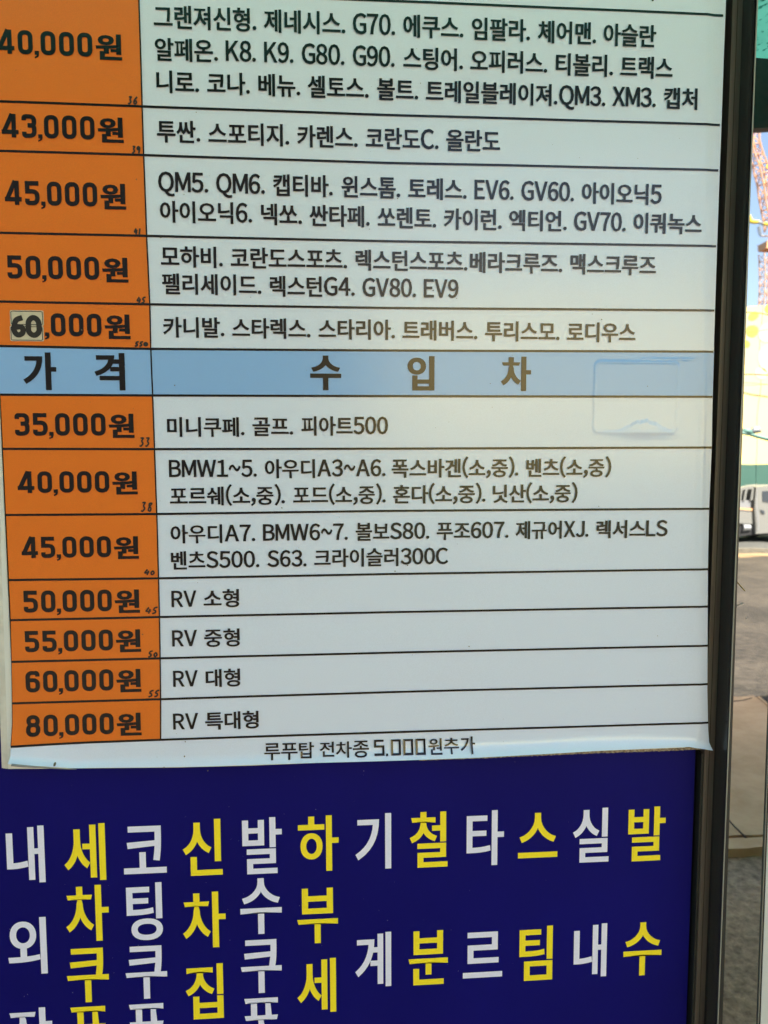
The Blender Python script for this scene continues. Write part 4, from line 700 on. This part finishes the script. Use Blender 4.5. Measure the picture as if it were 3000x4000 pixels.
def inside(p, P):
    c = False
    for i in range(len(P)):
        (x0, y0), (x1, y1) = P[i-1], P[i]
        if (y0 > p[1]) != (y1 > p[1]) and p[0] < (x1-x0)*(p[1]-y0)/(y1-y0)+x0: c = not c
    return c
def fill(contours):
    outer = [c for c in contours if area(c) > 0]; holes = [c for c in contours if area(c) < 0]; vs = []; fs = []
    for o in outer:
        grp = [o]+[h for h in holes if inside(h[0], o)]; k = len(vs)
        for g in grp: vs += g
        fs += [tuple(i+k for i in f) for f in tessellate_polygon([[Vector((x, y, 0)) for x, y in g] for g in grp])]
    return vs, fs
GC = {}
for _c, _cs in OUTLINES.items():
    _vs, _fs = fill([[(o[k]/1000, o[k+1]/1000) for k in range(0, len(o), 2)] for o in _cs])
    GC[_c] = (_vs, _fs, min(v[0] for v in _vs), max(v[0] for v in _vs), min(v[1] for v in _vs), max(v[1] for v in _vs))
def glyph(ch): return GC[ch]
def bold(V, F, dx, dy):
    """push the outline of a filled letter outwards by dx sideways and dy up and down"""
    cnt = {}; out = list(V); F2 = []
    for f in F:
        a = 0
        for k in range(len(f)):
            p, q = V[f[k]], V[f[(k+1) % len(f)]]; a += p[0]*q[1]-p[1]*q[0]
        F2.append(f if a > 0 else f[::-1])
    E = set()
    for f in F2:
        for k in range(len(f)): E.add((f[k], f[(k+1) % len(f)]))
    nxt, prv = {}, {}
    for a, b in E:
        if (b, a) not in E: nxt[a] = b; prv[b] = a
    for i in nxt:
        if i not in prv: continue
        N = []
        for a, b in ((prv[i], i), (i, nxt[i])):
            ex, ey = V[b][0]-V[a][0], V[b][1]-V[a][1]; l = math.hypot(ex, ey) or 1; N.append((ey/l, -ex/l))
        d = [math.hypot(n[0]*dx, n[1]*dy) for n in N]; det = N[0][0]*N[1][1]-N[0][1]*N[1][0]
        if abs(det) < .25:
            m0, m1 = N[0][0]+N[1][0], N[0][1]+N[1][1]; l = math.hypot(m0, m1) or 1; ox, oy = m0/l*(d[0]+d[1])/2, m1/l*(d[0]+d[1])/2
        else:
            ox = (d[0]*N[1][1]-d[1]*N[0][1])/det; oy = (N[0][0]*d[1]-N[1][0]*d[0])/det
        l = math.hypot(ox, oy); lim = 1.7*max(dx, dy)
        if l > lim: ox *= lim/l; oy *= lim/l
        out[i] = (V[i][0]+ox, V[i][1]+oy)
    return out, F2
def disc(n=14): return [(math.cos(2*math.pi*i/n), math.sin(2*math.pi*i/n)) for i in range(n)]
def word_geo(w):
    """[(x,y)] and faces in em units, x from 0"""
    V = []; Fc = []; x = 0
    for c in w:
        if c == '.':
            r = .062; x += .05; k = len(V); V += [(x+r+a*r, r+b*r) for a, b in disc()]; Fc.append(tuple(range(k, k+14))); x += 2*r+.02; continue
        vs, fs, x0, x1, y0, y1 = glyph(c)
        k = len(V)
        if c in FW:
            s = 1.06; sx = .62 if c == '~' else 1.0
            lsb = .045
            V += [((vx-x0)*sx+x+lsb, vy*s) for vx, vy in vs]; x += (x1-x0)*sx+2*lsb-(.02 if c in ',()' else 0)
        else:
            V += [(vx+x, (vy)*.97-.0) for vx, vy in vs]; x += .92
        Fc += [tuple(i+k for i in f) for f in fs]
    m0 = min(v[0] for v in V); m1 = max(v[0] for v in V)
    return [((a-m0)/(m1-m0), b) for a, b in V], Fc
def layers(n, F):
    """separate strokes that cross get slightly different heights, so no two faces share a plane"""
    p = list(range(n))
    def find(i):
        while p[i] != i: p[i] = p[p[i]]; i = p[i]
        return i
    for f in F:
        for k in f[1:]: p[find(k)] = find(f[0])
    ids = {}; return [ids.setdefault(find(i), len(ids)) % 4 * .00007 for i in range(n)]
def place(V, off=.0011, F=None):
    lay = layers(len(V), F) if F else [0]*len(V)
    return [(x, -surf(x, z)-off-lay[i], z) for i, (x, z) in enumerate(V)]
def text_line(words, base, em_px, name='lettering'):
    """words (text, px0, px1); base = list of (px,py) on the baseline; em_px: px height of 1 em"""
    zs = [PX(*p) for p in base]; zb = interp(zs) if len(zs) > 1 else (lambda x, z=zs[0][1]: z)
    V = []; Fc = []
    for w, a, b in words:
        g, fs = word_geo(w); ym = base[0][1]
        xa, xb = PX(a, ym)[0], PX(b, ym)[0]; em = em_px/F*CD/math.cos(.06)
        z0 = zb((xa+xb)/2); k = len(V)
        bx, by = em*.024, em*.016
        W, fs = bold([(xa+bx+(xb-xa-2*bx)*u, z0+v*em) for u, v in g], fs, bx, by)
        V += W; Fc += [tuple(i+k for i in f) for f in fs]
    return mesh(name, place(V, .0011, Fc), Fc, ink, po)
LINES = [
 ([('그랜져신형.', 602, 1002), ('제네시스.', 1031, 1349), ('G70.', 1378, 1543), ('에쿠스.', 1575, 1809), ('임팔라.', 1842, 2069), ('체어맨.', 2099.5, 2327), ('아슬란', 2356, 2560.5)], [(1002, 117.5), (1809, 149), (2327, 172)], 90),
 ([('알페온.', 606, 852), ('K8.', 882.5, 1000), ('K9.', 1032.5, 1146.5), ('G80.', 1179, 1345.5), ('G90.', 1378, 1541), ('스팅어.', 1575, 1807.5), ('오피러스.', 1836, 2136.5), ('티볼리.', 2170, 2393), ('트랙스', 2421, 2625.5)], [(852, 237), (1000, 241.5), (2136, 286.6)], 89),
 ([('니로.', 612, 778.5), ('코나.', 810, 976.5), ('베뉴.', 1010, 1173), ('셀토스.', 1202.5, 1440), ('볼트.', 1473, 1633), ('트레일블레이져.', 1663, 2176), ('QM3.', 2183, 2363.5), ('XM3.', 2391, 2560), ('캡처', 2592, 2722.5)], [(778, 360), (1440, 383), (2176, 411), (2560, 420)], 88),
 ([('투싼.', 614, 783), ('스포티지.', 815, 1130), ('카렌스.', 1162, 1397), ('코란도C.', 1428.6, 1712.5), ('올란도', 1742, 1952)], [(783, 554), (1130, 567), (1712, 583)], 88),
 ([('QM5.', 619, 814), ('QM6.', 845, 1035), ('캡티바.', 1068, 1300), ('윈스톰.', 1334.5, 1563), ('토레스.', 1594, 1822), ('EV6.', 1853, 2005), ('GV60.', 2035, 2240.5), ('아이오닉5', 2272, 2583)], [(814, 752), (1300, 764), (2240, 787.5)], 88),
 ([('아이오닉6.', 626.6, 985.5), ('넥쏘.', 1021, 1180), ('싼타페.', 1210, 1444), ('쏘렌토.', 1475.6, 1703.4), ('카이런.', 1734, 1959), ('엑티언.', 1988, 2212.5), ('GV70.', 2241, 2443), ('이쿼녹스', 2474, 2739)], [(985, 870), (1703, 889), (2443, 904)], 87),
 ([('모하비.', 630, 871), ('코란도스포츠.', 902, 1356), ('렉스턴스포츠.', 1389, 1825.5), ('베라크루즈.', 1835.5, 2194.5), ('맥스크루즈', 2227, 2560.6)], [(871, 1040), (1356, 1048), (2194, 1063.7)], 86),
 ([('펠리세이드.', 634.7, 1021.7), ('렉스턴G4.', 1055, 1386), ('GV80.', 1416, 1625), ('EV9', 1655.5, 1791)], [(1021, 1148.6), (1386, 1156), (1625, 1160)], 85),
 ([('카니발.', 639, 877), ('스타렉스.', 908, 1213.4), ('스타리아.', 1245, 1542.5), ('트래버스.', 1572, 1865), ('투리스모.', 1895, 2185), ('로디우스', 2214, 2481)], [(877, 1313), (1213, 1317), (2185, 1328)], 84),
 ([('미니쿠페.', 653.7, 955.7), ('골프.', 987, 1145.6), ('피아트500', 1178, 1516)], [(955, 1697.5), (1500, 1693)], 82),
 ([('BMW1~5.', 661, 1003.6), ('아우디A3~A6.', 1035.3, 1506), ('폭스바겐(소,중).', 1530, 2024.4), ('벤츠(소,중)', 2056, 2386)], [(1003, 1861), (2024, 1857)], 81),
 ([('포르쉐(소,중).', 664.6, 1113), ('포드(소,중).', 1145.6, 1507), ('혼다(소,중).', 1536, 1896), ('닛산(소,중)', 1925, 2255)], [(1113, 1964.6), (1896, 1958)], 80),
 ([('아우디A7.', 667, 997.3), ('BMW6~7.', 1028, 1359), ('볼보S80.', 1389.7, 1677), ('푸조607.', 1706, 1985.5), ('제규어XJ.', 2013.6, 2297.5), ('렉서스LS', 2329, 2605)], [(997, 2112), (1677, 2103), (2297, 2096)], 80),
 ([('벤츠S500.', 669, 1013.6), ('S63.', 1045, 1198), ('크라이슬러300C', 1228, 1750.5)], [(1013, 2214), (1198, 2211), (1700, 2201)], 80),
 ([('RV', 671, 768.5), ('소형', 795.7, 935)], [(768, 2368), (935, 2364)], 79),
 ([('RV', 673.6, 771), ('중형', 799, 937.6)], [(768, 2521.5), (935, 2517.5)], 79),
 ([('RV', 678, 774), ('대형', 804.7, 939.4)], [(774, 2678), (939, 2673)], 79),
 ([('RV', 678, 775.8), ('특대형', 803, 1011.8)], [(775, 2844), (1011, 2837)], 79),
]
for words, base, em in LINES: text_line(words, base, em)
def fit_glyph(ch, x0, x1, y0, y1, bx, by, Y=None):
    """char fitted to a pixel box; returns (x,z) verts"""
    vs, fs, a, b, c, d = glyph(ch); ym, xm = (y0+y1)/2, (x0+x1)/2; Yp = Y or 0
    X0, X1 = at(x0, ym, Yp)[0], at(x1, ym, Yp)[0]; Z1, Z0 = at(xm, y0, Yp)[1], at(xm, y1, Yp)[1]
    X0 += bx; X1 -= bx; Z0 += by; Z1 -= by
    return bold([(X0+(vx-a)/(b-a)*(X1-X0), Z0+(vy-c)/(d-c)*(Z1-Z0)) for vx, vy in vs], fs, bx, by)
for c, x0, x1, y0, y1 in (('가', 93, 221.5, 1377, 1524), ('격', 370.7, 489, 1379, 1525), ('수', 1211.6, 1332.7, 1389, 1524), ('입', 1592, 1697, 1391, 1525), ('차', 1957.5, 2074, 1393, 1527.5)):
    V, fs = fit_glyph(c, x0, x1, y0, y1, .0017, .0011); mesh('heading_letter', place(V, .0011, fs), fs, ink, po)

# thick polylines for numerals
def arcpath(P, R, closed=False, seg=5):
    out = []; n = len(P)
    for i, p in enumerate(P):
        r = R[i] if isinstance(R, (list, tuple)) else R
        if (not closed and i in (0, n-1)) or r <= 0: out.append(p); continue
        a, b = Vector(P[i-1]), Vector(P[(i+1) % n]); c = Vector(p)
        u, v = (a-c), (b-c); r = min(r, u.length*.49, v.length*.49); u.normalize(); v.normalize()
        s, e = c+u*r, c+v*r
        for k in range(seg+1):
            t = k/seg; q = s*(1-t)**2 + c*2*t*(1-t)*.93 + e*t*t + c*0
            w = (1-t)**2+2*t*(1-t)*.93+t*t; q = q/w; out.append((q.x, q.y))
    return out
def stroke(P, w, closed=False):
    n = len(P); V = []; Fc = []
    P = [Vector(p) for p in P]
    for i in range(n):
        a = P[i-1] if (i > 0 or closed) else P[i]; b = P[(i+1) % n] if (i < n-1 or closed) else P[i]
        d1 = (P[i]-a); d2 = (b-P[i])
        if d1.length < 1e-9: d1 = d2
        if d2.length < 1e-9: d2 = d1
        d1 = d1.normalized(); d2 = d2.normalized(); n1 = Vector((-d1.y, d1.x)); n2 = Vector((-d2.y, d2.x))
        m_ = (n1+n2).normalized(); k = 1/max(.5, m_.dot(n1)); V += [tuple(P[i]+m_*w/2*k), tuple(P[i]-m_*w/2*k)]
    for i in range(n if closed else n-1):
        j = (i+1) % n; Fc.append((2*i, 2*i+1, 2*j+1, 2*j))
    return V, Fc
W_, A_, S_ = .60, .08, .185
def numeral(c, sw=S_, rad=.20):
    a = sw/2; w = W_; out = []
    if c == '0': out = [(arcpath([(a, a), (w-a, a), (w-a, 1-a), (a, 1-a)], rad, True), True)]
    elif c == '8': out = [(arcpath([(a+.015, .53), (w-a-.015, .53), (w-a-.015, 1-a), (a+.015, 1-a)], rad, True), True), (arcpath([(a, a), (w-a, a), (w-a, .535), (a, .535)], rad, True), True)]
    elif c == '5': out = [(arcpath([(w-.03, 1-a), (a+.01, 1-a), (a+.01, .575), (w-a, .575), (w-a, a), (a, a), (a, .27)], [0, 0, 0, rad, rad, rad, 0]), False)]
    elif c == '6': out = [(arcpath([(w-a, .74), (w-a, 1-a), (a, 1-a), (a, a), (w-a, a), (w-a, .57), (a, .57)], [0, rad, rad, rad, rad, rad, 0]), False)]
    elif c == '3': out = [(arcpath([(a, .74), (a, 1-a), (w-a, 1-a), (w-a, .535), (.24, .535)], [0, rad, rad, .13, 0]), False), (arcpath([(.24, .53), (w-a, .53), (w-a, a), (a, a), (a, .26)], [0, .13, rad, rad, 0]), False)]
    elif c == '4': out = [([(.44, 1), (.105, .26)], False), ([(0, .235), (.69, .235)], False), ([(.50, 1), (.50, 0)], False)]
    V = []; Fc = []
    for P, cl in out:
        v, f = stroke(P, sw if c != '4' else sw*.98, cl); k = len(V); V += v; Fc += [tuple(i+k for i in t) for t in f]
    return V, Fc
def price(s, px0, px1, base, h, skip=0):
    items = []; x = 0
    for i, c in enumerate(s):
        if c == ',':
            items.append(([(x+.06, .165), (x+.235, .165), (x+.235, .0), (x+.20, -.09), (x+.06, -.15), (x+.06, -.08), (x+.13, -.05), (x+.13, 0), (x+.06, 0)], [(0, 1, 2, 7, 8)[::1], (2, 3, 4, 5, 6, 7)])); x += .315; continue
        if c == '원':
            vs, fs, a, b, cc, d = glyph('원'); vs, fs = bold(vs, fs, .040, .026); a, b, cc, d = a-.04, b+.04, cc-.026, d+.026; items.append(([(x-.01+(vx-a)/(b-a)*1.07, -.10+(vy-cc)/(d-cc)*1.08) for vx, vy in vs], fs)); x += 1.06; continue
        v, f = numeral(c); items.append(([(x+vx, vy) for vx, vy in v], f)); x += (.69 if c == '4' else W_)+(.145 if s[i+1] != ',' else .0)
    tot = x; X0, X1 = PX(px0, base[1])[0], PX(px1, base[1])[0]; z0 = PX(*base)[1]; hh = PX(base[0], base[1]-h)[1]-z0
    V = []; Fc = []
    for i, (v, f) in enumerate(items):
        if i < skip: continue
        k = len(V); V += [(X0+(X1-X0)*a/tot, z0+b*hh) for a, b in v]; Fc += [tuple(j+k for j in t) for t in f]
    mesh('price_lettering', place(V, .00100, Fc), Fc, ink, po)
for a in (('40,000원', -9, 477, (188, 216.5), 94), ('43,000원', 9, 484, (200, 542.5), 92), ('45,000원', 21.7, 493.7, (212, 804.7), 94), ('50,000원', 32.6, 502.7, (223, 1091.7), 90),
          ('60,000원', 44, 511, (237, 1314), 89.5, 2), ('35,000원', 61.5, 526, (253, 1702), 88), ('40,000원', 72, 539, (264, 1924.8), 84), ('45,000원', 87, 543.5, (273, 2178), 82.5),
          ('50,000원', 95, 548, (278.5, 2389.5), 85), ('55,000원', 100, 552.5, (283, 2543), 82), ('60,000원', 103, 554, (287.5, 2699.6), 83), ('80,000원', 106, 555, (294, 2869.6), 82)):
    price(*a)
# footer line
V = []; Fc = []
def addg(v, f):
    k = len(V); V.extend(v); Fc.extend([tuple(j+k for j in t) for t in f])
for c, x0, x1, y0, y1 in (('루', 1031.6, 1095, 2902, 2965), ('푸', 1098, 1163, 2901, 2963), ('탑', 1168, 1227, 2897.6, 2957), ('전', 1249, 1306, 2896, 2951), ('차', 1312, 1374, 2895, 2953), ('종', 1378, 1441, 2892, 2952)):
    addg(*fit_glyph(c, x0, x1, y0, y1, .0004, .0003))
for c, x0, x1, y0, y1 in (('원', 1673, 1726, 2883, 2940), ('추', 1733, 1792, 2881, 2938), ('가', 1798, 1855, 2876, 2938)):
    addg(*fit_glyph(c, x0, x1, y0, y1, .0004, .0003))
def seg(px0, px1, y0, y1, P, cl=False, w=.145):
    X0, X1 = PX(px0, y0)[0], PX(px1, y0)[0]; Z0, Z1 = PX(px0, y1)[1], PX(px0, y0)[1]
    v, f = stroke([(X0+(X1-X0)*a, Z0+(Z1-Z0)*b) for a, b in P], w*(Z1-Z0), cl); addg(v, f)
seg(1462, 1500, 2890, 2945, [(.95, .95), (.08, .95), (.08, .56), (.92, .56), (.92, .06), (0, .06)])
for x in (1528, 1576, 1624): seg(x, x+36, 2889-(x-1528)*.03, 2943-(x-1528)*.03, [(.08, .05), (.92, .05), (.92, .95), (.08, .95)], True)
seg(1507, 1515, 2937, 2946, [(0, .5), (1, .5)], False, .95)
mesh('footer_lettering', place(V, .0011, Fc), Fc, ink, po)
# small handwritten numbers
HW = {'3': [[(.1, .95), (.7, 1), (.35, .6), (.75, .35), (.35, 0), (.05, .1)]], '6': [[(.7, 1), (.2, .55), (.15, .15), (.5, 0), (.8, .25), (.5, .5), (.2, .3)]],
      '9': [[(.8, .8), (.4, 1), (.1, .7), (.4, .5), (.8, .8), (.7, 0)]], '4': [[(.45, 1), (.0, .35), (.95, .42)], [(.75, .75), (.6, 0)]], '1': [[(.5, 1), (.5, 0)]],
      '5': [[(.9, 1), (.35, .9), (.2, .55), (.65, .5), (.7, .15), (.1, 0)]], '8': [[(.8, .9), (.3, .9), (.25, .6), (.7, .35), (.6, 0), (.2, .1), (.3, .45), (.8, .9)]],
      '0': [[(.5, .75), (.1, .4), (.4, 0), (.85, .3), (.5, .75)]]}
for s, x0, x1, y0, y1 in (('36', 498, 540, 378, 407), ('39', 514, 549, 572, 600), ('41', 524, 553, 893, 916), ('45', 534, 570, 1161, 1184), ('55', 526, 560, 1335, 1353),
                          ('33', 543, 588, 1710, 1744), ('38', 549, 598, 1962, 1998), ('40', 563, 608, 2224, 2246), ('45', 568, 617, 2372, 2397), ('50', 577, 619, 2542, 2566), ('55', 579, 624, 2696, 2721)):
    V = []; Fc = []; cw = (x1-x0)/len(s)
    for i, c in enumerate(s):
        for path in HW[c]:
            xa = PX(x0+cw*i, y0)[0]; xb = PX(x0+cw*(i+.85), y0)[0]; za, zb2 = PX(x0, y1)[1], PX(x0, y0)[1]
            P = [(xa+(xb-xa)*(a+.25*b), za+(zb2-za)*b) for a, b in path]
            v, f = stroke(arcpath(P, .0015), .0021); addg(v, f)
    mesh('handwritten_number', place(V, .0011, Fc), Fc, marker, po)
V = []; Fc = []; c0 = PX(570, 1345)
addg([(c0[0]+a*.0032, c0[1]+b*.003) for a, b in disc()], [tuple(range(14))]); mesh('scribbled_blot', place(V, .0011), Fc, marker, po)
V = []; Fc = []; c0 = PX(2547, 1)
addg([(c0[0]+a*.0016, c0[1]+b*.0026) for a, b in disc()], [tuple(range(14))]); mesh('lettering', place(V, .0011), Fc, ink, po)
# price correction sticker with painted 60
st = thing('price_sticker', 'cream sticker pair with a hand painted black 60 stuck over an orange price', 'sticker')
def rrect(x0, x1, y0, y1, r, dy=.0014, thick=True):
    a, b = PX(x0, y1), PX(x1, y0); P = arcpath([(a[0], a[1]), (b[0], a[1]), (b[0], b[1]), (a[0], b[1])], r, True); return P
for (y0, y1) in ((314, 372), (374, 433)):
    P = rrect(43, 171, y0+900, y1+900, .002); n = len(P)
    vs = [(x, -surf(x, z)-.0016, z) for x, z in P]+[(x, -surf(x, z)-.0009, z) for x, z in P]
    mesh('label_paper', vs, [tuple(range(n))]+[(i, i+n, (i+1) % n+n, (i+1) % n) for i in range(n)], sticker, st)
    P = rrect(47, 167, y0+904, y1+896, .002); V, Fc = stroke(P, .0008, True); mesh('printed_border', place(V, .00180), Fc, ink, st)
V = []; Fc = []
for c, xa, xb in (('6', 50, 98), ('0', 110, 158)):
    P = {'6': [(.85, .95), (.3, .85), (.1, .3), (.4, .02), (.9, .15), (.85, .5), (.2, .45)], '0': [(.5, 1), (.08, .8), (.05, .2), (.5, 0), (.95, .2), (.92, .8)]}[c]
    X0, X1 = PX(xa, 1270)[0], PX(xb, 1270)[0]; Z0, Z1 = PX(xa, 1314)[1], PX(xa, 1238)[1]
    v, f = stroke(arcpath([(X0+(X1-X0)*a, Z0+(Z1-Z0)*b) for a, b in P], .007, c == '0'), .0068, c == '0'); addg(v, f)
mesh('painted_number', place(V, .0020), Fc, marker, st)
# specks of dirt on the poster
V = []; Fc = []
for i in range(90):
    x, z = random.uniform(-.43, .5), random.uniform(1.14, 2.1); r = random.choice((.0003, .0004, .0004, .0006, .0009))
    addg([(x+a*r*random.uniform(.7, 1.2), z+b*r*random.uniform(.7, 1.2)) for a, b in disc(8)], [tuple(range(8))])
for px, py, r in ((223, 2975, .0016), (725, 2895, .0007), (722, 2952, .0009), (645, 2990, .0007), (817, 2998, .0007), (1553, 777, .0006), (545, 150, .0006)):
    c0 = PX(px, py); addg([(c0[0]+a*r, c0[1]+b*r*1.3) for a, b in disc()], [tuple(range(14))])
dm = mesh('dirt_specks', place(V, .00125), Fc, mat('brown_dirt', (.12, .09, .06), .8), po); dm['kind'] = 'stuff'

V = []; Fc = []
for i in range(70):
    x, z = random.uniform(-.5, .46), random.uniform(.80, 1.13); r = random.choice((.0002, .0003, .0003, .0005)); k = len(V)
    V += [(x+a*r*random.uniform(.6, 1.3), .0137, z+b*r*random.uniform(.6, 1.3)) for a, b in disc(7)]; Fc.append(tuple(range(k, k+7)))
mesh('dust_specks', V, Fc, mat('pale_dust', (.30, .30, .36), .8), bs)['kind'] = 'stuff'
# letters of the blue sign
def blue(c, x0, x1, y0, y1, m, dx=0):
    k = 1/1.106
    V, fs = fit_glyph(c, x0*k+dx, x1*k+dx, y0*k+2800, y1*k+2800, .0016, .0010, .0135)
    lay = layers(len(V), fs); mesh('letter', [(x, .0135-lay[i], z) for i, (x, z) in enumerate(V)], fs, m, bs)
Wt, Yt = vwhite, vyel
for a in (('내', 28, 193, 472, 718, Wt), ('외', 34, 202, 868, 1113, Wt), ('장', 40, 228, 1258, 1500, Wt), ('세', 277, 456, 462, 708, Yt), ('차', 285, 470, 728, 970, Yt),
          ('쿠', 288, 470, 1000, 1233, Yt), ('폰', 292, 475, 1252, 1490, Yt), ('코', 533, 718, 472, 677, Wt), ('팅', 547, 702, 717, 965, Wt), ('쿠', 542, 722, 990, 1218, Wt),
          ('폰', 545, 725, 1240, 1480, Wt), ('신', 790, 960, 443, 685, Yt), ('차', 790, 975, 757, 998, Yt), ('집', 803, 965, 1068, 1305, Yt), ('발', 1047, 1218, 435, 678, Wt),
          ('수', 1038, 1217, 697, 938, Wt), ('쿠', 1040, 1217, 963, 1193, Wt), ('폰', 1042, 1218, 1215, 1450, Wt), ('하', 1288, 1463, 427, 667, Yt), ('부', 1284, 1460, 740, 978, Yt),
          ('세', 1285, 1452, 1045, 1278, Yt), ('기', 1536, 1690, 418, 658, Wt), ('계', 1535, 1690, 932, 1167, Wt)): blue(*a)
for a in (('철', 112, 275, 410, 650, Yt), ('분', 106, 276, 924, 1157, Yt), ('타', 357, 518, 405, 642, Wt), ('르', 341, 511, 930, 1126, Wt), ('스', 580, 750, 415, 608, Yt),
          ('팀', 585, 728, 905, 1138, Yt), ('실', 817, 972, 395, 628, Wt), ('내', 820, 962, 895, 1124, Wt), ('발', 1055, 1215, 389, 622, Yt), ('수', 1035, 1199, 888, 1117, Yt)): blue(*a, 1500)
